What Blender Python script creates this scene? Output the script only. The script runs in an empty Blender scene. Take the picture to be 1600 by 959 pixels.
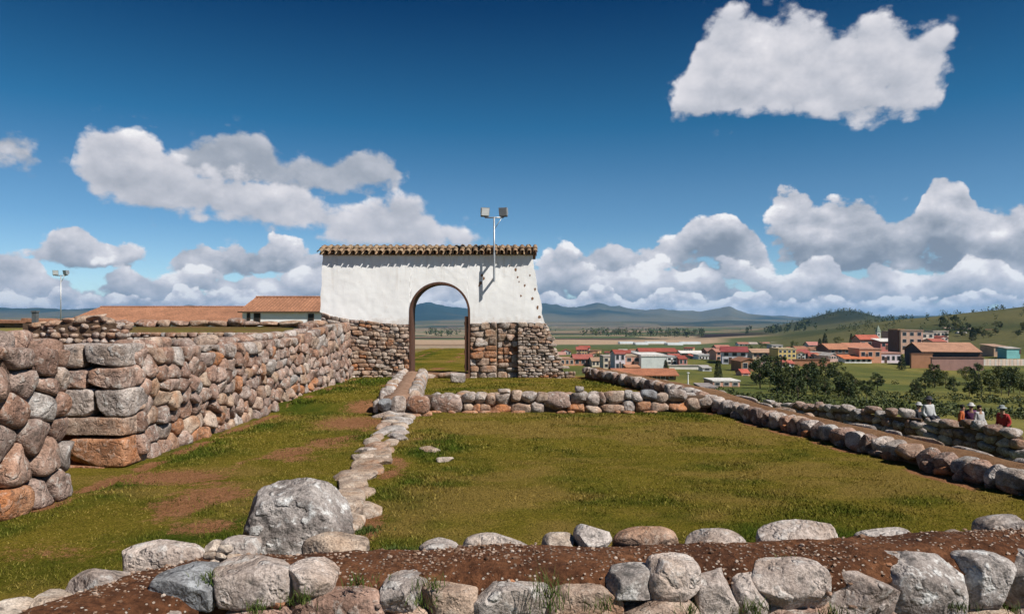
import bpy, bmesh, math, random
import numpy as np
from mathutils import Vector, Matrix

S = bpy.context.scene
COL = S.collection
R = math.radians
EYE = 1.75            # eye height above the lawn (lawn is z = 0)
F = 1150.0            # focal length in pixels of a 1600 wide picture
HX, HY = 800.0, 503.0 # principal column and horizon row of the photograph

# ------------------------------------------------------------------ camera
cam = bpy.data.cameras.new('camera')
cam.sensor_width = 36.0
cam.lens = 36.0 * F / 1600.0
cam.shift_y = 23.5 / 1600.0
cam.clip_start = 0.05
cam.clip_end = 60000.0
camo = bpy.data.objects.new('camera', cam)
camo.location = (0, 0, EYE)
camo.rotation_euler = (R(90), 0, 0)
COL.objects.link(camo)
S.camera = camo

S.view_settings.view_transform = 'Standard'
S.view_settings.look = 'None'
S.view_settings.exposure = 0.40
S.view_settings.gamma = 1.0
S.view_settings.use_curve_mapping = False
S.cycles.use_denoising = True
S.cycles.max_bounces = 6
S.cycles.diffuse_bounces = 3
S.cycles.glossy_bounces = 2
S.cycles.transparent_max_bounces = 6
S.cycles.volume_bounces = 1
S.cycles.use_adaptive_sampling = True
S.cycles.adaptive_threshold = 0.02

# ------------------------------------------------------------------ sun
SUN = Vector((0.70, -0.49, 0.92)).normalized()      # towards the sun
sl = bpy.data.lights.new('sun', 'SUN')
sl.energy = 5.0
sl.angle = R(0.53)
sl.color = (1.0, 0.955, 0.88)
so = bpy.data.objects.new('sun', sl)
so.rotation_euler = SUN.to_track_quat('Z', 'Y').to_euler()
so.location = (20, -20, 40)
COL.objects.link(so)

# ------------------------------------------------------------------ node helper
class NT:
    """tiny expression builder for a node tree"""
    def __init__(self, tree):
        self.t = tree; tree.nodes.clear()
    def n(self, typ, **kw):
        nd = self.t.nodes.new(typ)
        for k, v in kw.items(): setattr(nd, k, v)
        return nd
    def put(self, sock, v):
        if hasattr(v, 'is_output') or isinstance(v, bpy.types.NodeSocket): self.t.links.new(v, sock)
        else: sock.default_value = v
    def m(self, op, a, b=None, c=None, clamp=False):
        nd = self.n('ShaderNodeMath', operation=op, use_clamp=clamp)
        self.put(nd.inputs[0], a)
        if b is not None: self.put(nd.inputs[1], b)
        if c is not None: self.put(nd.inputs[2], c)
        return nd.outputs[0]
    def vm(self, op, a, b=None, scale=None):
        nd = self.n('ShaderNodeVectorMath', operation=op)
        self.put(nd.inputs[0], a)
        if b is not None: self.put(nd.inputs[1], b)
        if scale is not None: self.put(nd.inputs['Scale'], scale)
        return nd.outputs[1] if op in ('LENGTH', 'DOT_PRODUCT', 'DISTANCE') else nd.outputs[0]
    def noise(self, vec, scale, detail=5, rough=0.55, dist=0.0, color=False):
        nd = self.n('ShaderNodeTexNoise')
        if vec is not None: self.put(nd.inputs['Vector'], vec)
        self.put(nd.inputs['Scale'], scale); self.put(nd.inputs['Detail'], detail)
        self.put(nd.inputs['Roughness'], rough); self.put(nd.inputs['Distortion'], dist)
        return nd.outputs['Color'] if color else nd.outputs[0]
    def voro(self, vec, scale, feature='F1', out='Distance', detail=0.0, rough=0.5, smooth=None, rnd=1.0):
        nd = self.n('ShaderNodeTexVoronoi', feature=feature)
        if vec is not None: self.put(nd.inputs['Vector'], vec)
        self.put(nd.inputs['Scale'], scale)
        if 'Detail' in nd.inputs: self.put(nd.inputs['Detail'], detail); self.put(nd.inputs['Roughness'], rough)
        if smooth is not None: self.put(nd.inputs['Smoothness'], smooth)
        self.put(nd.inputs['Randomness'], rnd)
        return nd.outputs[out]
    def mr(self, v, a, b, c=0.0, d=1.0, smooth=False):
        nd = self.n('ShaderNodeMapRange', interpolation_type='SMOOTHSTEP' if smooth else 'LINEAR')
        for i, q in enumerate((v, a, b, c, d)): self.put(nd.inputs[i], q)
        return nd.outputs[0]
    def mix(self, f, a, b, blend='MIX'):
        nd = self.n('ShaderNodeMix', data_type='RGBA', blend_type=blend)
        self.put(nd.inputs[0], f); self.put(nd.inputs[6], c4(a)); self.put(nd.inputs[7], c4(b))
        return nd.outputs[2]
    def ramp(self, f, stops, interp='LINEAR'):
        nd = self.n('ShaderNodeValToRGB'); cr = nd.color_ramp; cr.interpolation = interp
        while len(cr.elements) > 1: cr.elements.remove(cr.elements[-1])
        cr.elements[0].position = stops[0][0]; cr.elements[0].color = c4(stops[0][1])
        for p, c in stops[1:]:
            e = cr.elements.new(p); e.color = c4(c)
        self.put(nd.inputs[0], f)
        return nd.outputs[0]
    def sep(self, v):
        nd = self.n('ShaderNodeSeparateXYZ'); self.put(nd.inputs[0], v); return nd.outputs
    def comb(self, x, y, z):
        nd = self.n('ShaderNodeCombineXYZ')
        for i, q in enumerate((x, y, z)): self.put(nd.inputs[i], q)
        return nd.outputs[0]
def c4(c):
    if isinstance(c, (tuple, list)) and len(c) == 3: return (c[0], c[1], c[2], 1.0)
    return c
def srgb(r, g, b):
    f = lambda v: v / 12.92 if v <= 0.04045 else ((v + 0.055) / 1.055) ** 2.4
    return (f(r / 255), f(g / 255), f(b / 255))

# ------------------------------------------------------------------ world: Nishita sky with cumulus
def build_world():
    w = bpy.data.worlds.new('World'); S.world = w; w.use_nodes = True
    T = NT(w.node_tree)
    sky = T.n('ShaderNodeTexSky', sky_type='NISHITA')
    sky.sun_disc = False
    sky.sun_elevation = math.asin(SUN.z)
    sky.sun_rotation = math.atan2(SUN.x, SUN.y)
    sky.altitude = 3700.0; sky.air_density = 1.0; sky.dust_density = 0.3; sky.ozone_density = 4.0
    skyc = T.vm('SCALE', sky.outputs[0], scale=0.56)
    # thin mountain air: deepen the blue overhead a little
    D = T.n('ShaderNodeTexCoord').outputs['Generated']
    X, Y, Z = T.sep(D)
    az = T.m('ARCTAN2', X, Y)
    el = T.m('ARCSINE', Z)
    deep = T.ramp(T.mr(el, 0.0, R(30), 0.0, 1.0), [(0.0, (1.9, 1.85, 1.5)), (0.10, (1.7, 1.7, 1.45)), (0.24, (1.05, 1.36, 1.32)), (0.333, (0.85, 1.25, 1.25)), (0.49, (0.27, 0.96, 1.09)), (0.773, (0.0, 0.35, 0.61)), (1.0, (0.0, 0.32, 0.56))])
    skyc = T.mix(1.0, skyc, deep, 'MULTIPLY')
    # cumulus banks: each a list of (column, crown row, base row) in photo pixels, turned to sky angles
    banks = [
        # 0: the big one high on the right
        [(1042, 140, 150), (1056, 104, 186), (1075, 76, 196), (1092, 22, 200), (1130, 4, 200), (1160, -4, 200), (1200, 6, 202), (1240, 2, 202), (1275, 16, 202),
         (1310, 20, 204), (1340, 6, 206), (1380, 2, 208), (1412, 26, 206), (1430, 40, 202), (1450, 26, 196), (1475, 20, 182), (1492, 30, 130), (1508, 60, 70)],
        # 1: the long one on the left
        [(112, 260, 260), (128, 200, 290), (150, 188, 312), (190, 196, 322), (230, 200, 330), (262, 216, 338), (300, 256, 344), (360, 264, 350), (420, 276, 364), (480, 296, 372), (520, 314, 380),
         (560, 318, 388), (600, 310, 392), (650, 312, 394), (690, 330, 392), (730, 356, 388), (755, 374, 374)],
        # 2: greyer one behind it
        [(235, 246, 246), (260, 232, 262), (300, 222, 282), (340, 206, 294), (380, 202, 300), (410, 216, 304), (440, 236, 308), (490, 246, 310), (540, 238, 308), (590, 240, 304), (614, 250, 296), (640, 272, 272)],
        # 3: left edge
        [(-420, 300, 300), (-300, 230, 330), (-120, 190, 300), (-40, 184, 268), (20, 192, 266), (50, 218, 266), (75, 250, 250)],
        # 4: left middle heaps
        [(30, 405, 405), (48, 385, 420), (72, 372, 426), (90, 344, 430), (125, 340, 434), (160, 362, 434), (200, 366, 432), (228, 374, 430), (250, 402, 420),
         (258, 396, 424), (280, 370, 436), (310, 366, 442), (335, 380, 444), (370, 374, 444), (405, 380, 446), (430, 358, 446), (460, 360, 446), (490, 382, 446), (530, 396, 446), (600, 396, 440), (720, 392, 430), (780, 410, 410)],
        # 5: right middle heaps
        [(840, 410, 410), (870, 392, 446), (950, 376, 446), (1000, 374, 452), (1050, 352, 454), (1090, 324, 456), (1125, 322, 456), (1160, 338, 456), (1190, 366, 454), (1225, 410, 410)],
        [(1190, 344, 350), (1206, 306, 418), (1222, 284, 426), (1260, 290, 432), (1295, 306, 434), (1350, 296, 434), (1390, 318, 432), (1425, 320, 434),
         (1446, 282, 436), (1480, 262, 436), (1510, 274, 438), (1530, 310, 440), (1580, 308, 444), (1640, 284, 444), (1750, 324, 442), (1900, 374, 380)],
        # 7: farther grey bank, broken
        [(-2000, 420, 500), (-400, 416, 500), (0, 388, 500), (50, 390, 500), (90, 416, 500), (150, 404, 500), (200, 400, 500), (250, 420, 500), (300, 408, 500), (380, 420, 500), (460, 408, 500), (560, 408, 500), (680, 404, 500), (760, 420, 500), (840, 388, 500), (870, 376, 500), (905, 390, 500),
         (945, 412, 500), (980, 400, 500), (1040, 390, 500), (1070, 410, 500), (1110, 378, 500), (1150, 390, 500), (1200, 416, 500), (1225, 420, 500), (1262, 398, 500), (1290, 392, 500), (1325, 418, 500), (1370, 390, 500), (1400, 410, 500), (1480, 412, 500), (1520, 386, 500), (1560, 384, 500), (1610, 416, 500), (2400, 420, 500)],
        # 8: small far heaps
        [(-2000, 458, 540), (0, 446, 540), (60, 462, 540), (100, 440, 540), (150, 458, 540), (190, 446, 540), (240, 462, 540), (290, 440, 540), (330, 450, 540), (380, 444, 540), (430, 462, 540), (640, 452, 540), (690, 462, 540), (850, 448, 540), (890, 460, 540), (930, 440, 540), (990, 462, 540), (1050, 446, 540), (1110, 462, 540), (1180, 446, 540), (1230, 462, 540), (1300, 452, 540), (1350, 464, 540), (1400, 450, 540), (1450, 462, 540), (1540, 450, 540), (1600, 460, 540), (2400, 460, 540)],
        # 9: pale haze cloud on the skyline
        [(-2000, 482, 560), (0, 474, 560), (240, 480, 560), (420, 474, 560), (640, 478, 560), (720, 470, 560), (850, 476, 560), (1000, 482, 560), (1180, 472, 560), (1300, 482, 560), (1450, 474, 560), (1600, 480, 560), (2400, 478, 560)],
    ]
    def ang(px, py):
        return math.atan((px - HX) / F), math.atan((HY - py) / math.hypot(F, px - HX))
    A0, A1 = -R(46), R(46)
    E0, E1 = -R(4), R(26)
    def curve(fac, pts):
        nd = T.n('ShaderNodeFloatCurve'); c = nd.mapping.curves[0]
        nd.mapping.use_clip = False; nd.mapping.extend = 'HORIZONTAL'
        pts = sorted(pts)
        c.points[0].location = pts[0]; c.points[1].location = pts[-1]
        for p in pts[1:-1]: c.points.new(*p)
        for p in c.points: p.handle_type = 'AUTO_CLAMPED'
        nd.mapping.update()
        T.put(nd.inputs[1], fac)
        return nd.outputs[0]
    def tab(fac, bank, which):
        pts = []
        for q in sorted(bank):
            a, e = ang(q[0], q[which])
            x = (a - A0) / (A1 - A0)
            if 0.0 < x < 1.0: pts.append((x, (e - E0) / (E1 - E0)))
        if bank[0][0] < -500:
            pts = [(0.0, pts[0][1])] + pts + [(1.0, pts[-1][1])]
        return curve(fac, pts), (pts[0][0], pts[-1][0])
    warp = T.noise(D, 9.0, 3, 0.55, color=True)
    wx, wy, _ = T.sep(warp)
    waz = T.m('MULTIPLY_ADD', T.m('SUBTRACT', wx, 0.5), 0.030, az)
    wel = T.m('MULTIPLY_ADD', T.m('SUBTRACT', wy, 0.5), 0.016, el)
    PX = 1.0 / F
    def detail(dvec, fine, sc):
        st = T.vm('MULTIPLY', dvec, (1.0, 1.0, 1.35))
        n1 = T.noise(st, 17.0 * sc, 10 if fine else 5, 0.63)
        v1 = T.voro(st, 20.0 * sc, 'F1', 'Distance', 1.5 if fine else 0.0, 0.5)
        return T.m('ADD', T.m('MULTIPLY', T.m('SUBTRACT', n1, 0.5), 1.9), T.m('MULTIPLY', T.m('SUBTRACT', 0.42, v1), 0.85))
    dA = detail(D, True, 1.0)
    sA = T.m('SUBTRACT', dA, detail(T.vm('ADD', D, (0.004, 0.0, 0.012)), False, 1.0))
    dB = detail(D, True, 2.1)
    sB = T.m('SUBTRACT', dB, detail(T.vm('ADD', D, (0.0025, 0.0, 0.007)), False, 2.1))
    soft = T.m('SUBTRACT', T.noise(T.vm('MULTIPLY', D, (1, 1, 1.8)), 13.0, 2, 0.5), 0.5)
    fac = T.mr(waz, A0, A1, 0.0, 1.0)
    # crown softness px, base softness px, brightness, crown to base contrast, shading depth px, pale air
    par = [(40, 34, 0.74, 0.20, 190, 0.0), (34, 30, 0.66, 0.40, 120, 0.0), (30, 34, 0.42, 0.22, 90, 0.10), (34, 30, 0.5, 0.3, 80, 0.05), (26, 22, 0.60, 0.80, 85, 0.05), (26, 22, 0.58, 0.80, 95, 0.05), (28, 24, 0.58, 0.85, 130, 0.03),
           (20, 16, 0.76, 0.75, 75, 0.06), (13, 20, 0.92, 0.60, 44, 0.08), (9, 20, 0.84, 0.4, 24, 0.18)]
    out = skyc
    for k in (2, 1, 0, 3, 6, 5, 4, 7, 8, 9):
        bank = banks[k]; cs, bs, br, ct, dep, pale = par[k]
        d0, small = (dA, sA) if k < 8 else (dB, sB)
        top, (xa, xb) = tab(fac, bank, 1); bot, _ = tab(fac, bank, 2)
        top = T.m('MULTIPLY_ADD', top, E1 - E0, E0); bot = T.m('MULTIPLY_ADD', bot, E1 - E0, E0)
        a = T.m('MULTIPLY', T.m('SUBTRACT', top, wel), 1.0 / (cs * PX))
        b = T.m('MULTIPLY', T.m('SUBTRACT', wel, bot), 1.0 / (bs * PX))
        base = T.m('MINIMUM', T.m('MINIMUM', a, b), 1.1)
        if bank[0][0] > -500:
            side = T.m('MINIMUM', T.m('MULTIPLY', T.m('SUBTRACT', fac, xa), 60.0), T.m('MULTIPLY', T.m('SUBTRACT', xb, fac), 60.0))
            base = T.m('MINIMUM', base, side)
        if k == 7: base = T.m('ADD', base, T.m('MULTIPLY', soft, 1.2))
        dens = T.m('MULTIPLY_ADD', dB, 0.34 if k < 8 else 0.0, 0.0)
        dens = T.m('ADD', dens, T.m('MULTIPLY_ADD', d0, 0.85 if k < 4 else 1.15, T.m('ADD', base, 0.42 if k in (1, 2) else (0.18 if k < 7 else 0.10))))
        alpha = T.mr(dens, 0.0, 0.50 if k < 4 else 0.30, 0.0, 1.0, True)
        wisp = T.m('MULTIPLY', T.mr(dens, -0.55, 0.10, 0.0, 1.0, True), T.mr(dB, -0.10, 0.75, 0.0, 0.55))
        alpha = T.m('MAXIMUM', alpha, wisp)
        h = T.mr(T.m('SUBTRACT', top, wel), 0.0, dep * PX, 1.0, 0.0)             # 1 at the crown, 0 well below it
        lit = T.m('MULTIPLY_ADD', T.m('SUBTRACT', h, 0.5), ct, br)
        lit = T.m('MULTIPLY_ADD', small, 0.30 if k < 3 else 0.60, lit)
        lit = T.m('MULTIPLY_ADD', soft, 0.5 if k < 3 else 1.3, lit)
        lit = T.m('MINIMUM', T.m('MAXIMUM', lit, 0.0), 1.0)
        cl = T.ramp(lit, [(0.0, srgb(132, 141, 154)), (0.28, srgb(160, 166, 177)), (0.58, srgb(194, 196, 205)), (0.85, srgb(226, 224, 229)), (1.0, srgb(254, 252, 252))])
        if pale: cl = T.mix(pale, cl, srgb(186, 198, 216))
        out = T.mix(alpha, out, T.vm('SCALE', cl, scale=7.6))
    # fair-weather heaps over the rest of the sky, outside the view
    heap = T.m('MULTIPLY', T.m('SUBTRACT', T.noise(T.vm('MULTIPLY', D, (1, 1, 2.0)), 2.6, 7, 0.55), 0.66), 9.0)
    heap = T.m('MINIMUM', heap, T.mr(T.m('ABSOLUTE', az), R(40), R(50), -0.5, 1.0))
    ha = T.mr(heap, 0.0, 0.5, 0.0, 1.0, True)
    out = T.mix(T.m('MULTIPLY', ha, T.mr(el, R(-1), R(3), 0.0, 1.0)), out, tuple(7.6 * v for v in srgb(205, 208, 214)))
    bg = T.n('ShaderNodeBackground'); T.put(bg.inputs[0], out); bg.inputs[1].default_value = 0.1
    o = T.n('ShaderNodeOutputWorld'); T.t.links.new(bg.outputs[0], o.inputs[0])
    w.cycles.sampling_method = 'MANUAL'; w.cycles.sample_map_resolution = 512
build_world()

# ------------------------------------------------------------------ numeric helpers
rng = np.random.default_rng(7)
random.seed(7)
def _hash(ix, iy, iz, seed):
    n = (ix * 374761393 + iy * 668265263 + iz * 2147483647 + seed * 1274126177) & 0xffffffff
    n = ((n ^ (n >> 13)) * 1274126177) & 0xffffffff
    n = (n ^ (n >> 16)) & 0xffff
    return n / 65535.0
def vnoise(x, y, z=0.0, seed=0):
    x, y, z = np.broadcast_arrays(np.asarray(x, float), np.asarray(y, float), np.asarray(z, float))
    ix, iy, iz = np.floor(x).astype(np.int64), np.floor(y).astype(np.int64), np.floor(z).astype(np.int64)
    fx, fy, fz = x - ix, y - iy, z - iz
    fx, fy, fz = [t * t * (3 - 2 * t) for t in (fx, fy, fz)]
    r = 0.0
    for a in (0, 1):
        for b in (0, 1):
            for c in (0, 1):
                w = (fx if a else 1 - fx) * (fy if b else 1 - fy) * (fz if c else 1 - fz)
                r = r + w * _hash(ix + a, iy + b, iz + c, seed)
    return r * 2 - 1
def fbm(x, y, z=0.0, o=4, seed=0, g=0.5):
    r, a, s, f = 0.0, 1.0, 0.0, 1.0
    for k in range(o):
        r = r + a * vnoise(np.asarray(x) * f + 13.7 * k, np.asarray(y) * f - 7.1 * k, np.asarray(z) * f + 3.3 * k, seed + k)
        s += a; a *= g; f *= 2.03
    return r / s
def sstep(a, b, x):
    t = np.clip((np.asarray(x, float) - a) / (b - a), 0, 1); return t * t * (3 - 2 * t)
def lerp(a, b, t): return a + (b - a) * t

# ------------------------------------------------------------------ object helpers
def mesh_from(verts, faces, smooth=True):
    me = bpy.data.meshes.new('mesh')
    me.from_pydata([tuple(v) for v in verts], [], [tuple(f) for f in faces]); me.update()
    if smooth: me.polygons.foreach_set('use_smooth', [True] * len(me.polygons))
    return me
def tri_mesh(V, Fc, smooth=True):
    """fast path: V (n,3), Fc (m,3) or (m,4) arrays"""
    me = bpy.data.meshes.new('mesh'); V = np.asarray(V, np.float32); Fc = np.asarray(Fc, np.int32)
    k = Fc.shape[1]
    me.vertices.add(len(V)); me.vertices.foreach_set('co', V.ravel())
    me.loops.add(Fc.size); me.loops.foreach_set('vertex_index', Fc.ravel())
    me.polygons.add(len(Fc)); me.polygons.foreach_set('loop_start', np.arange(0, Fc.size, k, dtype=np.int32))
    me.polygons.foreach_set('use_smooth', np.full(len(Fc), smooth))
    me.update(calc_edges=True)
    return me
def obj(name, me, mat=None, parent=None, loc=None, rot=None, scale=None):
    o = bpy.data.objects.new(name, me)
    COL.objects.link(o)
    if me is not None:
        me.name = name
        if mat is not None and not me.materials: me.materials.append(mat)
    if parent is not None: o.parent = parent
    if loc is not None: o.location = loc
    if rot is not None: o.rotation_euler = rot
    if scale is not None: o.scale = scale
    return o
def tag(o, label=None, cat=None, group=None, kind=None):
    if label: o['label'] = label
    if cat: o['category'] = cat
    if group: o['group'] = group
    if kind: o['kind'] = kind
    return o
def thing(name, label, cat, loc=(0, 0, 0), rz=0.0, group=None):
    o = obj(name, None, loc=loc, rot=(0, 0, rz)); o.empty_display_size = 0.2
    return tag(o, label, cat, group, 'thing')
class MB:
    """collects simple solids into one mesh"""
    def __init__(self): self.v = []; self.f = []
    def add(self, vs, fs):
        b = len(self.v); self.v += [tuple(v) for v in vs]; self.f += [tuple(i + b for i in f) for f in fs]; return self
    def box(self, x0, x1, y0, y1, z0, z1):
        return self.add([(x0, y0, z0), (x1, y0, z0), (x1, y1, z0), (x0, y1, z0), (x0, y0, z1), (x1, y0, z1), (x1, y1, z1), (x0, y1, z1)],
                        [(0, 3, 2, 1), (4, 5, 6, 7), (0, 1, 5, 4), (1, 2, 6, 5), (2, 3, 7, 6), (3, 0, 4, 7)])
    def tube(self, pts, rad, n=8, caps=True):
        pts = [Vector(p) for p in pts]; b = len(self.v)
        rs = rad if isinstance(rad, (list, tuple)) else [rad] * len(pts)
        for i, p in enumerate(pts):
            t = (pts[min(i + 1, len(pts) - 1)] - pts[max(i - 1, 0)]).normalized()
            a = Vector((0, 0, 1)) if abs(t.z) < 0.9 else Vector((1, 0, 0))
            u = t.cross(a).normalized(); w = t.cross(u)
            for k in range(n):
                q = p + (u * math.cos(2 * math.pi * k / n) + w * math.sin(2 * math.pi * k / n)) * rs[i]
                self.v.append(tuple(q))
        for i in range(len(pts) - 1):
            for k in range(n):
                k2 = (k + 1) % n
                self.f.append((b + i * n + k, b + i * n + k2, b + (i + 1) * n + k2, b + (i + 1) * n + k))
        if caps:
            self.f.append(tuple(b + k for k in range(n - 1, -1, -1)))
            e = b + (len(pts) - 1) * n; self.f.append(tuple(e + k for k in range(n)))
        return self
    def prism(self, poly, y0, y1):
        """poly in (x, z), extruded along y"""
        n = len(poly); vs = [(x, y0, z) for x, z in poly] + [(x, y1, z) for x, z in poly]
        fs = [tuple(range(n)), tuple(range(2 * n - 1, n - 1, -1))]
        fs += [(i, i + n, (i + 1) % n + n, (i + 1) % n) for i in range(n)]
        return self.add(vs, fs)
    def build(self, name, mat, parent=None, smooth=False, **kw):
        return obj(name, mesh_from(self.v, self.f, smooth), mat, parent, **kw)

# ------------------------------------------------------------------ materials
def material(name, fn, rough=0.9, spec=0.3):
    m = bpy.data.materials.new(name); m.use_nodes = True
    T = NT(m.node_tree)
    b = T.n('ShaderNodeBsdfPrincipled'); o = T.n('ShaderNodeOutputMaterial')
    T.t.links.new(b.outputs[0], o.inputs[0])
    b.inputs['Roughness'].default_value = rough
    b.inputs['Specular IOR Level'].default_value = spec
    T.b = b
    col, bump, bstr, bdist = fn(T)
    T.put(b.inputs['Base Color'], c4(col))
    if bump is not None:
        bn = T.n('ShaderNodeBump'); bn.inputs['Strength'].default_value = bstr; bn.inputs['Distance'].default_value = bdist
        T.put(bn.inputs['Height'], bump); T.put(b.inputs['Normal'], bn.outputs[0])
    return m
def oco(T): return T.n('ShaderNodeTexCoord').outputs['Object']
def pco(T): return T.n('ShaderNodeNewGeometry').outputs['Position']
def rock_mat(name, palette, patch=0.5, dark=(0.05, 0.045, 0.04), sc=1.0, lichen=(0.55, 0.54, 0.50), lic=0.5, stain=None, stain_amt=0.0):
    """palette: ramp stops picked per stone"""
    def fn(T):
        oi = T.n('ShaderNodeObjectInfo'); rnd = oi.outputs['Random']
        v = T.vm('ADD', oco(T), T.comb(T.m('MULTIPLY', rnd, 37.0), T.m('MULTIPLY', rnd, 91.0), T.m('MULTIPLY', rnd, 53.0)))
        base = T.ramp(rnd, palette)
        n1 = T.noise(v, 4.0 * sc, 6, 0.66)
        n2 = T.noise(v, 11.0 * sc, 8, 0.64)
        nb = T.noise(v, 1.6 * sc, 3, 0.5)
        n3 = T.noise(v, 60.0 * sc, 4, 0.7)
        c = T.mix(T.mr(n1, 0.35, 0.68), T.mix(1.0, base, (0.56, 0.52, 0.50), 'MULTIPLY'), T.mix(1.0, base, (1.28, 1.26, 1.24), 'MULTIPLY'))
        c = T.mix(T.mr(nb, 0.38, 0.62), T.mix(1.0, c, (0.74, 0.70, 0.68), 'MULTIPLY'), T.mix(1.0, c, (1.14, 1.14, 1.14), 'MULTIPLY'))
        if stain is not None:
            c = T.mix(T.m('MULTIPLY', T.mr(T.noise(v, 1.7 * sc, 3, 0.5), 0.5, 0.68), stain_amt), c, stain)
        c = T.mix(T.m('MULTIPLY', T.mr(n2, 0.53, 0.64), lic), c, lichen)
        c = T.mix(T.m('MULTIPLY', T.mr(n2, 0.44, 0.33), 0.75), c, dark)
        sp = T.mr(n3, 0.38, 0.62)
        c = T.mix(1.0, c, T.ramp(sp, [(0.0, (0.68, 0.67, 0.66)), (1.0, (1.2, 1.2, 1.2))]), 'MULTIPLY')
        pit = T.mr(T.voro(v, 26.0 * sc, 'F1', 'Distance'), 0.0, 0.30)
        ridge = T.m('ABSOLUTE', T.m('SUBTRACT', T.noise(v, 5.5 * sc, 4, 0.55), 0.5))
        h = T.m('ADD', T.m('MULTIPLY', n2, 0.75), T.m('ADD', T.m('MULTIPLY', n3, 0.16), T.m('ADD', T.m('MULTIPLY', pit, 0.10), T.m('MULTIPLY', T.mr(ridge, 0.0, 0.06), 0.22))))
        return c, h, 0.85, 0.05 / sc
    return material(name, fn, 0.92, 0.2)
warm = [(0.0, (0.31, 0.205, 0.165)), (0.2, (0.37, 0.255, 0.205)), (0.4, (0.32, 0.245, 0.215)), (0.55, (0.40, 0.295, 0.245)), (0.7, (0.33, 0.21, 0.16)), (0.85, (0.30, 0.235, 0.21)), (1.0, (0.40, 0.315, 0.275))]
pale = [(0.0, (0.46, 0.405, 0.375)), (0.25, (0.38, 0.345, 0.325)), (0.5, (0.49, 0.43, 0.395)), (0.75, (0.36, 0.345, 0.335)), (1.0, (0.44, 0.375, 0.335))]
tan = [(0.0, (0.36, 0.275, 0.21)), (0.25, (0.43, 0.335, 0.26)), (0.5, (0.39, 0.29, 0.235)), (0.7, (0.46, 0.375, 0.31)), (0.85, (0.37, 0.225, 0.15)), (1.0, (0.44, 0.37, 0.32))]
M = {}
M['rock_warm'] = rock_mat('weathered_rock_warm', warm, stain=(0.34, 0.15, 0.07), stain_amt=0.5)
M['rock_dark'] = rock_mat('weathered_rock_dark', [(p, tuple(v * 0.85 for v in c)) for p, c in warm], stain=(0.28, 0.14, 0.08), stain_amt=0.4, lic=0.35)
M['rock_pale'] = rock_mat('weathered_rock_pale', pale, lic=0.55, lichen=(0.56, 0.55, 0.53), stain=(0.34, 0.21, 0.12), stain_amt=0.35, dark=(0.07, 0.065, 0.06))
M['rock_tan'] = rock_mat('weathered_rock_tan', tan, sc=1.6, stain=(0.36, 0.17, 0.08), stain_amt=0.6, lic=0.35, lichen=(0.52, 0.47, 0.41))
M['rock_rubble'] = rock_mat('weathered_rock_rubble', [(0.0, (0.42, 0.34, 0.275)), (0.5, (0.48, 0.405, 0.345)), (1.0, (0.40, 0.345, 0.305))], sc=2.0, lic=0.4)
M['rock_orange'] = rock_mat('iron_stained_rock', [(0.0, (0.40, 0.20, 0.11)), (1.0, (0.44, 0.24, 0.14))], stain=(0.42, 0.16, 0.06), stain_amt=0.8, lic=0.25, sc=1.2)
M['rock_boulder'] = rock_mat('lichen_boulder', [(0.0, (0.34, 0.315, 0.305)), (1.0, (0.36, 0.335, 0.32))], lic=0.9, lichen=(0.62, 0.61, 0.595), sc=1.0, dark=(0.05, 0.048, 0.045))
M['rock_blue'] = rock_mat('blue_grey_rock', [(0.0, (0.22, 0.235, 0.255)), (1.0, (0.25, 0.26, 0.275))], lic=0.4, lichen=(0.42, 0.43, 0.44))
def soil_fn(T):
    v = pco(T)
    n1 = T.noise(v, 2.2, 6, 0.6); n2 = T.noise(v, 22.0, 6, 0.65); n3 = T.noise(v, 90.0, 3, 0.7)
    c = T.ramp(n1, [(0.30, (0.058, 0.025, 0.013)), (0.5, (0.110, 0.046, 0.022)), (0.70, (0.165, 0.074, 0.036))])
    c = T.mix(T.mr(n2, 0.40, 0.62), T.mix(1.0, c, (0.55, 0.52, 0.50), 'MULTIPLY'), T.mix(1.0, c, (1.25, 1.22, 1.18), 'MULTIPLY'))
    vs = T.voro(v, 42.0, 'F1', 'Distance'); vr = T.voro(v, 42.0, 'F1', 'Color')
    rr = T.sep(vr)[0]
    st = T.m('MULTIPLY', T.mr(vs, 0.34, 0.26), T.mr(rr, 0.62, 0.66))
    c = T.mix(st, c, T.ramp(rr, [(0.6, (0.30, 0.22, 0.17)), (1.0, (0.44, 0.37, 0.31))]))
    return c, T.m('ADD', T.m('MULTIPLY', n2, 0.8), T.m('ADD', T.m('MULTIPLY', n3, 0.5), T.m('MULTIPLY', st, 0.5))), 0.9, 0.03
M['soil'] = material('gravelly_red_soil', soil_fn, 0.95, 0.15)
def core_fn(T):
    n = T.noise(pco(T), 12.0, 5, 0.6)
    return T.ramp(n, [(0.3, (0.070, 0.045, 0.030)), (0.7, (0.15, 0.098, 0.066))]), n, 0.8, 0.03
M['core'] = material('clay_bedding', core_fn, 0.95, 0.1)
M['mortar'] = material('clay_mortar', lambda T: (T.ramp(T.noise(pco(T), 18, 5, .6), [(.3, (.17, .115, .078)), (.7, (.30, .22, .16))]), T.noise(pco(T), 30, 5, .6), .8, .03), .95, .1)
def plain(name, col, rough=0.8, var=0.12, sc=6.0, metal=0.0, spec=0.3):
    def fn(T):
        n = T.noise(oco(T), sc, 5, 0.6)
        lo = tuple(max(0, v * (1 - var)) for v in col); hi = tuple(v * (1 + var) for v in col)
        T.b.inputs['Metallic'].default_value = metal
        return T.mix(T.mr(n, 0.3, 0.7), lo, hi), n, 0.25, 0.02
    return material(name, fn, rough, spec)

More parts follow.
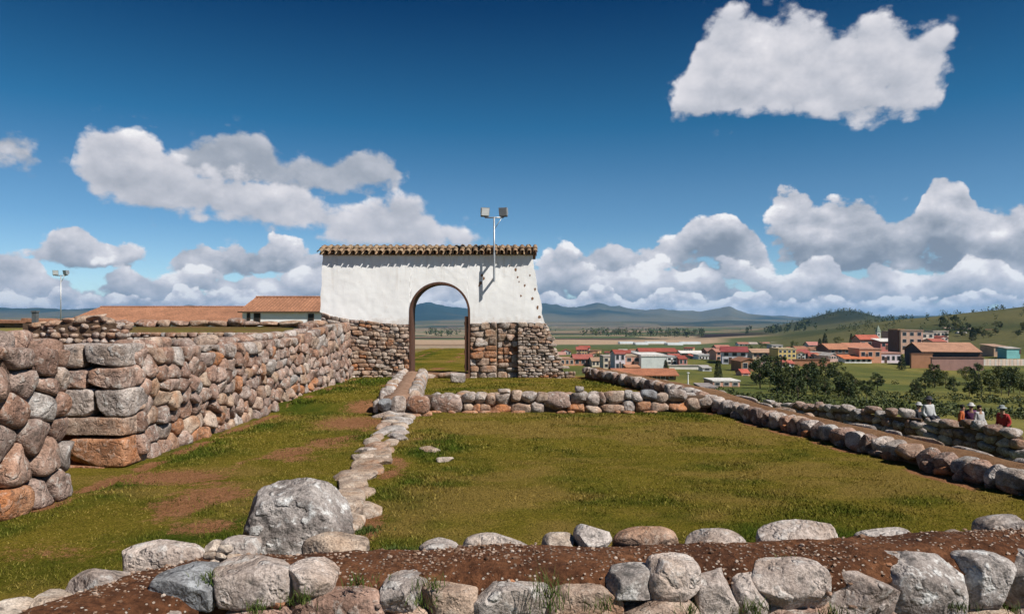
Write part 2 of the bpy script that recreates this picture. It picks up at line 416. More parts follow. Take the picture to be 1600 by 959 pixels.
# ------------------------------------------------------------------ the lie of the land
XR = ([-8, 4.0, 7.27, 10.5, 14.6, 18.0, 21.6, 26, 60], [6.6, 5.75, 5.1, 4.58, 3.86, 2.95, 2.0, 1.0, -2.0])   # lawn side of the right-hand wall
def xr(y): return np.interp(y, XR[0], XR[1])
_rt = [0, 10, 16, 22, 36, 60, 80, 150, 230, 300, 500, 800, 1200, 2000, 4000, 7000, 20000]
_zt = [-0.9, -1.1, -1.6, -2.2, -3.3, -4.9, -6.3, -8.8, -10.8, -12.6, -16, -18.5, -20.5, -23, -26, -30, -30]
def azpx(px): return math.atan((px - HX) / F)
_mpx = [-3000, -400, 0, 300, 600, 645, 665, 690, 715, 735, 800, 850, 900, 935, 985, 1050, 1095, 1140, 1172, 1250, 1400, 1600, 2600]
_mpy = [478, 485, 488, 486, 488, 487, 481, 484, 487, 490, 487, 483, 488, 482, 488, 490, 493, 487, 496, 499, 498, 495, 484]
_maz = [azpx(p) for p in _mpx]
def outer(x, y):
    x = np.asarray(x, float); y = np.asarray(y, float)
    r = np.hypot(x, y); az = np.arctan2(x, y)
    z = np.interp(r, _rt, _zt)
    z = z + fbm(x / 60, y / 60, o=3, seed=3) * np.clip(r / 120, 0, 1) * 1.0
    # the hillside rising on the right
    hz = np.interp(az, [R(14), R(20), R(27.5), R(34.8), R(60), R(100), R(140)], [0, 5, 22.0, 34, 60, 40, 0])
    z = z + hz * sstep(240, 820, r) * (1 - 0.5 * sstep(1000, 2600, r)) + hz * 0.02 * fbm(x / 90, y / 90, o=3, seed=9) * sstep(300, 700, r)
    # wooded hill
    a0 = azpx(1318)
    z = z + 38 * np.exp(-((az - a0) / R(2.6)) ** 2 - ((r - 1800) / 260) ** 2) * (1 + 0.25 * fbm(x / 120, y / 120, o=3, seed=5))
    z = z + 14 * np.exp(-((az - azpx(1240)) / R(2.4)) ** 2 - ((r - 2000) / 300) ** 2)
    # the range on the skyline
    my = np.interp(az, _maz, _mpy)
    hh = (HY - my) / F * 9800 * np.clip(np.cos(az), 0.3, 1) + 32
    prof = sstep(4800, 9800, r) * (1 - 0.5 * sstep(10500, 16000, r))
    rough = 1 - 2.2 * np.abs(fbm(x / 1050, y / 1050, o=6, seed=11, g=.55))
    z = z + hh * prof * (1 + 0.40 * rough * (1 - 0.7 * sstep(8500, 9800, r))) + 30 * rough * prof - 10 * prof
    # lower foothills in front of it
    z = z + 62 * sstep(3000, 4600, r) * (1 - sstep(5000, 6200, r)) * np.clip(0.35 + 1.2 * fbm(x / 1300, y / 1300, o=4, seed=21), 0, 1.2)
    return z
def site_mask(x, y):
    x = np.asarray(x, float); y = np.asarray(y, float)
    lim = xr(y) + 0.55
    right = 1 - sstep(0.0, 1.6, x - lim)
    ymax = np.interp(x, [-90, -45, -24, -14, 0, 4], [200, 190, 110, 47, 47, 46])
    front = 1 - sstep(0.0, 1.0, (y - ymax) / np.where(x < -20, 60, 12))
    return right * front
def platform(x, y):
    x = np.asarray(x, float); y = np.asarray(y, float)
    z = -0.08 + 0.12 * sstep(14.4, 15.0, y)
    xe = x + 0.17 * np.maximum(0, y - 22)
    z = z + sstep(5.0, 6.6, -xe) * sstep(19.5, 21.5, y) * 1.45 * (1 - 0.4 * sstep(30, 70, y))
    return z
def G(x, y):
    m = site_mask(x, y)
    return outer(x, y) * (1 - m) + platform(x, y) * m
def hit(px, py, d0=23.0, d1=12000.0):
    """where the line of sight through photo pixel (px, py) meets the land beyond the site"""
    dx = (px - HX) / F; dz = (HY - py) / F
    d = np.geomspace(d0, d1, 260)
    for _ in range(2):
        g = G(dx * d, d); z = EYE + dz * d; below = z <= g
        k = int(np.argmax(below)) if below.any() else len(d) - 1
        d = np.linspace(d[max(k - 1, 0)], d[k], 24)
    k = 12
    return Vector((dx * d[k], d[k], float(G(np.array([dx * d[k]]), np.array([d[k]]))[0])))
def at(px, py, d):
    return Vector(((px - HX) / F * d, d, EYE + (HY - py) / F * d))

# ------------------------------------------------------------------ ground sheet
def ground_colour(x, y):
    """albedo of fields, meadow, ploughland and hills"""
    r = np.hypot(x, y); az = np.arctan2(x, y)
    n = fbm(x / 22, y / 22, o=4, seed=31); nb = fbm(x / 6, y / 6, o=3, seed=33)
    def C(c): return np.array(c)[None, :]
    col = lerp(C((0.045, 0.055, 0.013)), C((0.115, 0.100, 0.026)), np.clip(0.5 + 1.1 * n + 0.4 * nb, 0, 1)[:, None])
    col = col * (1 + 0.45 * (1 - sstep(300, 450, r)))[:, None]
    # strips of fields on the plain
    fx, fy = x / 210 + 0.25 * fbm(x / 500, y / 500, o=2, seed=41), y / 95 + 0.4 * fbm(x / 400, y / 400, o=2, seed=43)
    cid = _hash(np.floor(fx).astype(np.int64), np.floor(fy).astype(np.int64), np.int64(0), 5)
    pal = np.array([(0.20, 0.135, 0.085), (0.060, 0.080, 0.026), (0.26, 0.19, 0.125), (0.040, 0.058, 0.022), (0.12, 0.115, 0.05), (0.060, 0.040, 0.030), (0.30, 0.225, 0.155), (0.075, 0.095, 0.038)])
    fc = pal[(cid * 7.99).astype(int)]
    w = (sstep(420, 560, r) * (1 - sstep(R(17), R(23), az)))[:, None]
    col = lerp(col, fc, w)
    tanstrip = (sstep(610, 640, y) * (1 - sstep(830, 870, y)) * sstep(-400, -300, x) * (1 - sstep(R(15), R(17), az)))[:, None]
    col = lerp(col, C((0.36, 0.25, 0.17)), tanstrip * 0.95)
    dk = (sstep(950, 1010, y) * (1 - sstep(1330, 1500, y)) * sstep(azpx(1080), azpx(1100), az) * (1 - sstep(azpx(1190), azpx(1225), az)))[:, None]
    col = lerp(col, C((0.022, 0.014, 0.012)), dk)
    # right hillside and wooded hill
    hl = (sstep(R(16), R(22), az) * sstep(320, 420, r))[:, None]
    hc = lerp(C((0.040, 0.050, 0.018)), C((0.105, 0.095, 0.038)), np.clip(0.5 + fbm(x / 70, y / 90, o=4, seed=51) * 1.5, 0, 1)[:, None])
    col = lerp(col, hc, hl * 0.9)
    wd = np.exp(-((az - azpx(1318)) / R(2.6)) ** 2 - ((r - 1800) / 300) ** 2)
    col = lerp(col, C((0.022, 0.03, 0.018)), np.clip(wd * 2.2 * (0.7 + 0.9 * fbm(x / 60, y / 60, o=3, seed=55)), 0, 1)[:, None])
    mt = sstep(2600, 5200, r)[:, None]
    mc = lerp(C((0.018, 0.032, 0.022)), C((0.11, 0.10, 0.06)), np.clip(0.42 + 2.0 * fbm(x / 900, y / 900, o=5, seed=61), 0, 1)[:, None])  # dark forest patches on the range, also standing in for cloud shadow
    col = lerp(col, mc, mt)
    # bare earth at the foot of the site
    be = ((1 - sstep(45, 70, r)) * sstep(0.15, 0.5, fbm(x / 5, y / 5, o=3, seed=71)))[:, None]
    col = lerp(col, C((0.17, 0.10, 0.055)), be * 0.6)
    return col
def attr_colour(me, name, col):
    a = me.attributes.new(name, 'FLOAT_COLOR', 'POINT')
    c = np.ones((len(me.vertices), 4), np.float32); c[:, :3] = col
    a.data.foreach_set('color', c.ravel())
def build_ground():
    th = np.concatenate([np.radians(np.arange(-180, -50, 4.0)), np.radians(np.arange(-50, 50, 0.22)), np.radians(np.arange(50, 180, 4.0))])
    rr = np.concatenate([[0.0], np.geomspace(1.2, 17000, 300)])
    A, B = np.meshgrid(th, rr)
    x = (B * np.sin(A)); y = (B * np.cos(A))
    z = G(x.ravel(), y.ravel())
    V = np.stack([x.ravel(), y.ravel(), z], 1)
    nr, na = A.shape
    i = np.arange(nr - 1)[:, None]; j = np.arange(na)[None, :]; j2 = (j + 1) % na
    q = np.stack([i * na + j, (i + 1) * na + j, (i + 1) * na + j2, i * na + j2], -1).reshape(-1, 4)
    q = q[:, ::-1]
    me = tri_mesh(V, q)
    attr_colour(me, 'field', ground_colour(V[:, 0], V[:, 1]))
    def fn(T):
        at_ = T.n('ShaderNodeAttribute', attribute_name='field').outputs['Color']
        v = pco(T)
        n1 = T.noise(v, 0.35, 6, 0.65); n2 = T.noise(v, 3.0, 5, 0.7)
        k = T.m('ADD', T.m('MULTIPLY', n1, 0.9), T.m('MULTIPLY', n2, 0.7))
        c = T.mix(1.0, at_, T.ramp(T.mr(k, 0.5, 1.1), [(0.0, (0.5, 0.55, 0.5)), (0.5, (1, 1, 1)), (1.0, (1.5, 1.4, 1.25))]), 'MULTIPLY')
        return c, n2, 0.8, 0.15
    o = obj('ground', me, material('valley_fields', fn, 0.95, 0.1))
    tag(o, kind='structure')
    return o
build_ground()

# ------------------------------------------------------------------ lawns
def dirt_amount(x, y):
    """worn bare earth: the trodden path on the left, scuffs in the lawn, the bases of walls"""
    n = fbm(x * 0.9, y * 0.55, o=4, seed=81)
    n2 = fbm(x * 2.6, y * 2.0, o=3, seed=83)
    cx = np.interp(y, [3, 5, 7, 9.5, 12.5, 15.5, 19, 21], [-2.7, -2.9, -3.1, -2.9, -2.75, -2.95, -3.2, -2.6])
    w = np.interp(y, [3, 6, 9, 12.5, 15, 17, 21], [0.35, 0.5, 0.6, 0.75, 0.55, 0.35, 0.3])
    path = 0.72 * np.exp(-((x - cx) / w) ** 2) * sstep(-0.10, 0.45, n + 0.6 * n2) * (x < -1.5)
    blot = np.zeros_like(x)
    for (bx, by, rx, ry, s) in ((-2.75, 12.9, 0.85, 1.0, 1.0), (-3.9, 8.35, 0.75, 0.45, 1.1), (-2.6, 6.3, 0.45, 0.35, 0.8), (-2.75, 9.5, 0.4, 0.4, 0.7), (-3.25, 8.0, 0.5, 0.3, 0.6), (-2.9, 14.8, 0.5, 0.9, 0.9),
                                (0.9, 9.2, 0.35, 0.25, 0.35), (2.0, 12.6, 0.5, 0.3, 0.35), (0.2, 11.5, 0.4, 0.3, 0.4), (-0.9, 10.7, 0.3, 0.25, 0.4), (-3.5, 5.6, 0.6, 0.4, 0.6), (-2.4, 4.7, 0.5, 0.4, 0.9)):
        blot = np.maximum(blot, .82 * s * np.exp(-((x - bx) / rx) ** 2 - ((y - by) / ry) ** 2))
    blot = blot * sstep(-0.55, 0.15, n2 * 0.8 + n * 0.3 + blot * 0.5)
    rw = xr(y)
    edge = np.exp(-((rw - x - 0.10) / 0.16) ** 2) * sstep(-0.4, 0.3, n2)
    lw = np.exp(-((x + 4.45) / 0.14) ** 2) * sstep(-0.2, 0.4, n2 + 0.1)
    kerb = np.exp(-((x - kerb_x(y) - 0.34) / 0.20) ** 2) * sstep(0.0, 0.5, n2 + 0.15) * (y < 14)
    return np.clip(np.maximum.reduce([0.95 * path, blot, 0.9 * edge, 0.8 * lw, 0.7 * kerb]), 0, 1)
def kerb_x(y): return np.interp(y, [4.5, 7.0, 10.8, 14.0, 15], [-1.5, -1.66, -1.86, -2.1, -2.2])
def lush_amount(x, y):
    n = fbm(x * 0.8, y * 0.8, o=4, seed=91)
    a = np.exp(-((x + 4.2) / 0.45) ** 2) * 0.9
    b = np.exp(-((kerb_x(y) + 0.75 - x) / 0.35) ** 2) * 0.85 * sstep(3, 9, 16 - y + 3)
    c = np.exp(-((y - 14.0) / 0.5) ** 2) * 0.6
    d = np.exp(-((y - 5.2) / 1.2) ** 2) * 0.55
    e = np.exp(-((y - 20.8) / 1.0) ** 2 - ((x + 3.7) / 0.9) ** 2) * 1.1
    return np.clip(np.maximum.reduce([a, b, c, d, e]) * (0.75 + 0.9 * n) + 1.0 * n + 0.8 * fbm(x * 2.6, y * 3.2, o=4, seed=92, g=.6) + 0.08, 0, 1)
def dry_amount(x, y):
    n = fbm(x * 0.55, y * 0.75, o=4, seed=97, g=.6) + 0.55 * fbm(x * 2.2, y * 3.4, o=3, seed=98)
    band = 0.35 * np.exp(-((y - 12.2) / 1.2) ** 2) + 0.2 * np.exp(-((y - 8.0) / .8) ** 2)
    return np.clip(sstep(-0.05, 0.55, n + band), 0, 1)
def lawn_z(x, y):
    base = 0.0 + 0.13 * sstep(14.45, 14.75, y)
    z = base + 0.018 * fbm(x * 0.7, y * 0.7, o=3, seed=95) + 0.008 * fbm(x * 3, y * 3, o=3, seed=96)
    return z - 0.015 * dirt_amount(x, y)
def lawn_fn(T):
    a = T.n('ShaderNodeAttribute', attribute_name='turf').outputs['Color']
    dirt, lush, dry = T.sep(a)
    v = pco(T)
    n1 = T.noise(v, 1.1, 5, 0.6); n2 = T.noise(v, 9.0, 6, 0.68); n3 = T.noise(T.vm('MULTIPLY', v, (1, 0.55, 1)), 60.0, 4, 0.75)
    g = T.mix(T.mr(n1, 0.3, 0.7), (0.094, 0.084, 0.012), (0.160, 0.128, 0.020))
    g = T.mix(T.m('MULTIPLY', T.mr(n2, 0.45, 0.68), 0.5), g, (0.225, 0.160, 0.036))
    g = T.mix(T.m('MULTIPLY', lush, 0.95), g, (0.040, 0.062, 0.009))
    g = T.mix(T.m('MULTIPLY', dry, 0.75), g, (0.200, 0.136, 0.040))
    d = T.ramp(T.m('ADD', T.m('MULTIPLY', n2, 0.6), T.m('MULTIPLY', n1, 0.4)), [(0.30, (0.17, 0.078, 0.036)), (0.55, (0.25, 0.122, 0.062)), (0.72, (0.31, 0.175, 0.10))])
    c = T.mix(T.mr(T.m('ADD', dirt, T.m('ADD', T.m('MULTIPLY', T.m('SUBTRACT', n2, 0.5), 1.1), T.m('MULTIPLY', T.m('SUBTRACT', n3, 0.5), 0.8))), 0.34, 0.58), g, d)
    c = T.mix(1.0, c, T.ramp(n3, [(0.28, (0.30, 0.32, 0.30)), (0.5, (0.95, 0.95, 0.95)), (0.72, (1.65, 1.58, 1.5))]), 'MULTIPLY')
    return c, T.m('ADD', n3, T.m('MULTIPLY', n2, 0.6)), 1.0, 0.03
M['lawn'] = material('dry_mountain_turf', lawn_fn, 0.95, 0.0)
def build_lawn(name, xs, ys, zf, keep=None):
    X_, Y_ = np.meshgrid(xs, ys); x = X_.ravel(); y = Y_.ravel()
    V = np.stack([x, y, zf(x, y)], 1); ny, nx = X_.shape
    i = np.arange(ny - 1)[:, None]; j = np.arange(nx - 1)[None, :]
    q = np.stack([i * nx + j, i * nx + j + 1, (i + 1) * nx + j + 1, (i + 1) * nx + j], -1).reshape(-1, 4)
    if keep is not None: q = q[keep(x[q].mean(1), y[q].mean(1))]
    me = tri_mesh(V, q)
    attr_colour(me, 'turf', np.stack([dirt_amount(x, y), lush_amount(x, y), dry_amount(x, y)], 1))
    o = obj(name, me, M['lawn']); tag(o, kind='structure'); return o
build_lawn('lawn', np.arange(-6.4, 7.6, 0.07), np.arange(1.2, 14.56, 0.07), lawn_z, lambda x, y: x < xr(y) + 0.35)
build_lawn('upper_lawn', np.arange(-5.2, 5.0, 0.09), np.arange(14.5, 47.0, 0.12), lambda x, y: lawn_z(x, y) - 0.05 * sstep(23, 45, y), lambda x, y: (x < xr(y) + 0.35) & ((y < 22) | (x < 0.9)))

# short turf: individual blades, thinned out where the earth is bare
def build_grass():
    def scatter(n, x0, x1, y0, y1):
        return rng.uniform(x0, x1, n), rng.uniform(y0, y1, n)
    P = []
    # density falls with distance; blades widen so that the turf keeps its cover
    for (n, x0, x1, y0, y1, w, h) in ((70000, -4.5, 5.9, 3.9, 6.6, 0.0042, 0.026), (90000, -4.5, 5.4, 6.6, 10.0, 0.006, 0.027), (70000, -4.5, 4.6, 10.0, 14.2, 0.009, 0.030), (40000, -4.5, 3.6, 14.7, 21.4, 0.013, 0.04)):
        x, y = scatter(n, x0, x1, y0, y1)
        ok = (x < xr(y) - 0.02) & (np.abs(x - kerb_x(y)) > np.where(y < 14, 0.15, 0)) & ((dirt_amount(x, y) + 0.25 * rng.normal(size=n)) < 0.42)
        ok &= np.abs(x) < (y * 0.72 + 0.4)
        ok &= (rng.random(n) < 0.30 + 0.70 * sstep(-0.3, 0.3, fbm(x * 2.2, y * 2.2, o=4, seed=101) - 0.35 * dry_amount(x, y) + .1))
        x, y = x[ok], y[ok]
        lu = lush_amount(x, y)
        P.append(np.stack([x, y, np.full_like(x, w), h * (0.55 + 0.9 * lu) * rng.uniform(0.5, 1.3, len(x)), lu, dry_amount(x, y)], 1))
    P = np.concatenate(P); n = len(P)
    a = rng.uniform(0, 2 * np.pi, n); ln = rng.normal(0, 0.55, (n, 2)) * P[:, 3:4]
    z = lawn_z(P[:, 0], P[:, 1]) - 0.004
    dx, dy = np.cos(a) * P[:, 2], np.sin(a) * P[:, 2]
    V = np.empty((n, 3, 3)); 
    V[:, 0] = np.stack([P[:, 0] - dx, P[:, 1] - dy, z], 1); V[:, 1] = np.stack([P[:, 0] + dx, P[:, 1] + dy, z], 1)
    V[:, 2] = np.stack([P[:, 0] + ln[:, 0], P[:, 1] + ln[:, 1], z + P[:, 3]], 1)
    me = tri_mesh(V.reshape(-1, 3), np.arange(3 * n).reshape(-1, 3), smooth=False)
    attr_colour(me, 'turf', np.repeat(np.stack([P[:, 4], rng.random(n), P[:, 5]], 1), 3, axis=0))
    def fn(T):
        lu, rn, dr = T.sep(T.n('ShaderNodeAttribute', attribute_name='turf').outputs['Color'])
        dry = T.ramp(rn, [(0.0, (0.060, 0.056, 0.008)), (0.5, (0.145, 0.122, 0.018)), (0.85, (0.25, 0.19, 0.044)), (1.0, (0.32, 0.245, 0.075))])
        gr = T.ramp(rn, [(0.0, (0.026, 0.044, 0.006)), (0.6, (0.068, 0.092, 0.012)), (1.0, (0.15, 0.15, 0.03))])
        return T.mix(T.m('MULTIPLY', dr, 0.7), T.mix(lu, dry, gr), T.ramp(rn, [(0, (.12, .075, .014)), (.6, (.23, .150, .034)), (1, (.38, .27, .09))])), None, 0, 0
    o = obj('grass', me, material('turf_blades', fn, 0.9, 0.0))
    tag(o, 'short olive green turf covering the lawn and the path edges', 'grass', kind='stuff')
build_grass()

# ------------------------------------------------------------------ stones
_ico = {}
def ico(level):
    if level not in _ico:
        bm = bmesh.new(); bmesh.ops.create_icosphere(bm, subdivisions=level, radius=1.0)
        V = np.array([v.co[:] for v in bm.verts]); Fc = np.array([[v.index for v in f.verts] for f in bm.faces]); bm.free()
        _ico[level] = (V, Fc)
    return _ico[level]
def rock_mesh(size, seed, level=3, p=3.2, cuts=9, rough=0.06, fine=0.02, planes=None):
    """a weathered stone: rounded box, sliced by a few random planes, roughened; fits its size"""
    g = np.random.default_rng(seed)
    D, Fc = ico(level)
    V = D / (np.abs(D) ** p).sum(1, keepdims=True) ** (1 / p)
    pl = list(planes or [])
    for _ in range(cuts):
        n = g.normal(size=3); n /= np.linalg.norm(n)
        sup = (V @ n).max(); pl.append((n, sup * g.uniform(0.62, 0.90)))
    for n, d in pl:
        n = np.asarray(n, float); n = n / np.linalg.norm(n)
        over = np.maximum(V @ n - d, 0)[:, None]
        V = V - n * over * 0.93
    q = g.uniform(-50, 50, 3)
    V = V * (1 + rough * fbm(V[:, 0] * 1.3 + q[0], V[:, 1] * 1.3 + q[1], V[:, 2] * 1.3 + q[2], o=3))[:, None]
    if fine: V = V * (1 + fine * fbm(V[:, 0] * 6 + q[1], V[:, 1] * 6 + q[2], V[:, 2] * 6 + q[0], o=3, g=0.6))[:, None]
    lo, hi = V.min(0), V.max(0)
    V = (V - (lo + hi) / 2) / (hi - lo) * np.asarray(size)
    return tri_mesh(V, Fc)
_seed = [1000]
def stone(parent, mat, c, size, rz=0.0, level=3, tilt=0.06, name='stone', **kw):
    _seed[0] += 1
    g = random.Random(_seed[0])
    me = rock_mesh(size, _seed[0], level, **kw)
    L = parent.location if parent is not None else Vector((0, 0, 0))
    o = obj(name, me, mat, parent, loc=Vector(c) - L, rot=(g.uniform(-tilt, tilt), g.uniform(-tilt, tilt), rz + g.uniform(-tilt, tilt)))
    return o
def clip_poly(poly, a, n):
    out = []; m = len(poly)
    for i in range(m):
        p, q = poly[i], poly[(i + 1) % m]
        dp = (p[0] - a[0]) * n[0] + (p[1] - a[1]) * n[1]; dq = (q[0] - a[0]) * n[0] + (q[1] - a[1]) * n[1]
        if dp <= 0: out.append(p)
        if (dp < 0 < dq) or (dq < 0 < dp):
            t = dp / (dp - dq); out.append((p[0] + (q[0] - p[0]) * t, p[1] + (q[1] - p[1]) * t))
    return out
def cells(U0, U1, H, rowh, width, jit, seed, aspect=1.0):
    g = np.random.default_rng(seed); sites = []
    nrow = max(1, int(round(H / rowh))); hs = g.uniform(0.75, 1.25, nrow); hs = hs / hs.sum() * H; z = 0
    for r in range(nrow):
        u = U0 + g.uniform(-0.5, 0) * width
        while u < U1:
            w = width * g.uniform(0.6, 1.5)
            uc = u + w / 2
            if U0 - 0.05 < uc < U1 + 0.05: sites.append((uc, z + hs[r] / 2 + g.normal() * jit * hs[r]))
            u += w
        z += hs[r]
    S_ = np.array(sites); S_[:, 1] = np.clip(S_[:, 1], 0.02, H - 0.02)
    res = []
    sc = np.array([1.0, aspect])
    for i in range(len(S_)):
        d = (((S_ - S_[i]) * sc) ** 2).sum(1); nb = np.argsort(d)[1:22]
        poly = [(U0, 0), (U1, 0), (U1, H), (U0, H)]
        for j in nb:
            mid = (S_[i] + S_[j]) / 2; n = (S_[j] - S_[i]) * sc ** 2
            poly = clip_poly(poly, mid, n)
            if len(poly) < 3: break
        if len(poly) >= 3: res.append(np.array(poly))
    return res
def courses(U0, U1, H, rowh, width, jit, seed):
    g = np.random.default_rng(seed); nrow = max(1, int(round(H / rowh))); hs = g.uniform(0.65, 1.35, nrow); zz = np.concatenate([[0], np.cumsum(hs / hs.sum() * H)])
    wob = lambda u, r: 0.0 if r in (0, nrow) else 0.28 * rowh * float(fbm(u / width * .45, r * 3.7, o=2, seed=seed))
    res = []
    for r in range(nrow):
        u = U0; cuts = [U0]
        while True:
            u += width * g.uniform(0.5, 1.7) * (1 if g.random() > .12 else 1.6)
            if u > U1 - .45 * width: break
            cuts.append(u)
        cuts.append(U1)
        for i in range(len(cuts) - 1):
            a, b = cuts[i], cuts[i + 1]; h = zz[r + 1] - zz[r]
            ta, tb = (0 if i == 0 else g.normal() * .10 * h), (0 if i == len(cuts) - 2 else g.normal() * .10 * h)
            split = h > 1.05 * rowh and (b - a) < 1.1 * width and g.random() < .35
            m = (zz[r] + zz[r + 1]) / 2
            if split:
                res.append(np.array([(a, zz[r] + wob(a, r)), (b, zz[r] + wob(b, r)), (b, m), (a, m)])); res.append(np.array([(a, m), (b, m), (b, zz[r + 1] + wob(b, r + 1)), (a, zz[r + 1] + wob(a, r + 1))]))
            else:
                res.append(np.array([(a - ta, zz[r] + wob(a, r)), ((a + b) / 2, zz[r] + wob((a + b) / 2, r)), (b - tb, zz[r] + wob(b, r)), (b + tb, zz[r + 1] + wob(b, r + 1)), ((a + b) / 2, zz[r + 1] + wob((a + b) / 2, r + 1)), (a + ta, zz[r + 1] + wob(a, r + 1))]))
    return res
def round_poly(P, npts, it=2, rd=0.12):
    P = np.asarray(P)
    for _ in range(it):
        Q = np.roll(P, -1, 0); P = np.stack([P * (1 - rd) + Q * rd, P * rd + Q * (1 - rd)], 1).reshape(-1, 2)
    seg = np.linalg.norm(np.roll(P, -1, 0) - P, axis=1); L = np.concatenate([[0], np.cumsum(seg)])
    t = np.linspace(0, L[-1], npts, endpoint=False); PP = np.vstack([P, P[:1]])
    return np.stack([np.interp(t, L, PP[:, k]) for k in (0, 1)], 1)
def masonry(parent, mapf, U0, U1, H, rowh, width, depth, bulge, gap, mats, seed, top=None, npts=14, jit=0.18, low=False, skip=None, coursed=False):
    """fitted rubble: every stone its own object, laid on the surface mapf(u, v, w) with w pointing out of the wall"""
    g = np.random.default_rng(seed)
    L = np.array(parent.location)
    o0, eu, ev, ew = [np.array(mapf(np.array([a]), np.array([b]), np.array([c])))[:, 0] for a, b, c in ((U0 + 1, .5, 0), (U0 + 1.1, .5, 0), (U0 + 1, .6, 0), (U0 + 1, .5, .1))]
    flip = np.dot(np.cross(eu - o0, ev - o0), ew - o0) < 0
    rings = [(0.86, -depth, 0), (0.99, -0.45 * bulge, 0), (1.0, 0.05, 1), (0.95, 0.62, 1), (0.78, 0.93, 1), (0.40, 1.0, 1)] if not low else [(0.92, -depth, 0), (1.0, 0.0, 0), (0.93, 0.75, 1), (0.6, 1.0, 1)]
    for poly in (courses if coursed else cells)(U0, U1, H, rowh, width, jit, seed):
        c = poly.mean(0); size = math.sqrt(abs(0.5 * np.sum(poly[:, 0] * np.roll(poly[:, 1], -1) - np.roll(poly[:, 0], -1) * poly[:, 1])))
        if size < 0.035: continue
        tv = (top(c[0]) / H) if top is not None else 1.0
        if skip is not None and skip(c[0], c[1] * tv): continue
        P = round_poly(poly, npts)
        k = max(0.5, 1 - gap / (0.5 * size)); P = c + (P - c) * k
        B = bulge * g.uniform(0.55, 1.25) * min(1.0, size / width + 0.25); tl = g.normal(0, 0.17, 2); proud = g.uniform(-0.25, 0.35) * bulge
        u, v, w = [], [], []
        for s, ww, isb in rings:
            Q = c + (P - c) * s
            u.append(Q[:, 0]); v.append(Q[:, 1]); w.append(np.full(npts, ww * B if isb else ww) + (proud if ww > -0.9 * depth else 0) + ((Q - c) @ tl if isb or ww == 0 else 0))
        u.append([c[0]]); v.append([c[1]]); w.append([1.02 * B + proud])
        u, v, w = np.concatenate(u), np.concatenate(v), np.concatenate(w)
        nz = g.uniform(-99, 99)
        w = w + 0.26 * size * fbm(u * 2.2 / max(size, .1) * .5 + nz, v * 2.2 / max(size, .1) * .5, nz, o=3) * (w > -0.5 * depth)
        v2 = v * ((top(u) / H) if top is not None else 1.0)
        XYZ = np.stack(mapf(u, v2, w), 1)
        C = XYZ[npts:2 * npts].mean(0)
        nR = len(rings); fs = []
        for r in range(nR - 1):
            for a in range(npts):
                b = (a + 1) % npts
                fs.append((r * npts + a, r * npts + b, (r + 1) * npts + b)); fs.append((r * npts + a, (r + 1) * npts + b, (r + 1) * npts + a))
        e = nR * npts
        for a in range(npts): fs.append(((nR - 1) * npts + a, (nR - 1) * npts + (a + 1) % npts, e))
        fs = np.array(fs)
        if flip: fs = fs[:, ::-1]
        me = tri_mesh(XYZ - C, fs)
        vz = C[2]
        m = mats(c[0], c[1] * tv, g)
        obj('stone', me, M[m], parent, loc=tuple(C - L))
def loft(sections, closed=True):
    """mesh through a list of equal-length cross sections"""
    n = len(sections[0]); V = [p for s in sections for p in s]; fs = []
    for i in range(len(sections) - 1):
        for k in range(n if closed else n - 1):
            a, b = i * n + k, i * n + (k + 1) % n
            fs.append((a, b, b + n, a + n))
    if closed:
        fs.append(tuple(range(n - 1, -1, -1))); fs.append(tuple((len(sections) - 1) * n + k for k in range(n)))
    return V, fs
def choose(*opts):
    names = [o[0] for o in opts]; w = np.array([o[1] for o in opts], float); w /= w.sum()
    return lambda g: names[g.choice(len(names), p=w)]

# ------------------------------------------------------------------ left terrace and its boulder walls
def terrace_z(x, y): return 1.40 + 0.05 * fbm(x * 0.8, y * 0.8, o=4, seed=111) + 0.03 * fbm(x * 4, y * 4, o=3, seed=112) - 0.30 * sstep(11, 18, y)
def terrace_fn(T):
    v = pco(T)
    n1 = T.noise(v, 0.8, 5, 0.6); n2 = T.noise(v, 8.0, 6, 0.68); n3 = T.noise(v, 45.0, 4, 0.7)
    s = T.ramp(n2, [(0.3, (0.105, 0.052, 0.028)), (0.6, (0.18, 0.095, 0.05)), (0.75, (0.24, 0.15, 0.09))])
    g = T.mix(n2, (0.085, 0.082, 0.02), (0.16, 0.13, 0.035))
    c = T.mix(T.mr(n1, 0.56, 0.64), s, g)
    c = T.mix(1.0, c, T.ramp(n3, [(0.3, (0.5, 0.5, 0.5)), (0.7, (1.35, 1.3, 1.25))]), 'MULTIPLY')
    return c, T.m('ADD', n2, n3), 0.9, 0.04
M['terrace'] = material('terrace_earth', terrace_fn, 0.95, 0.1)
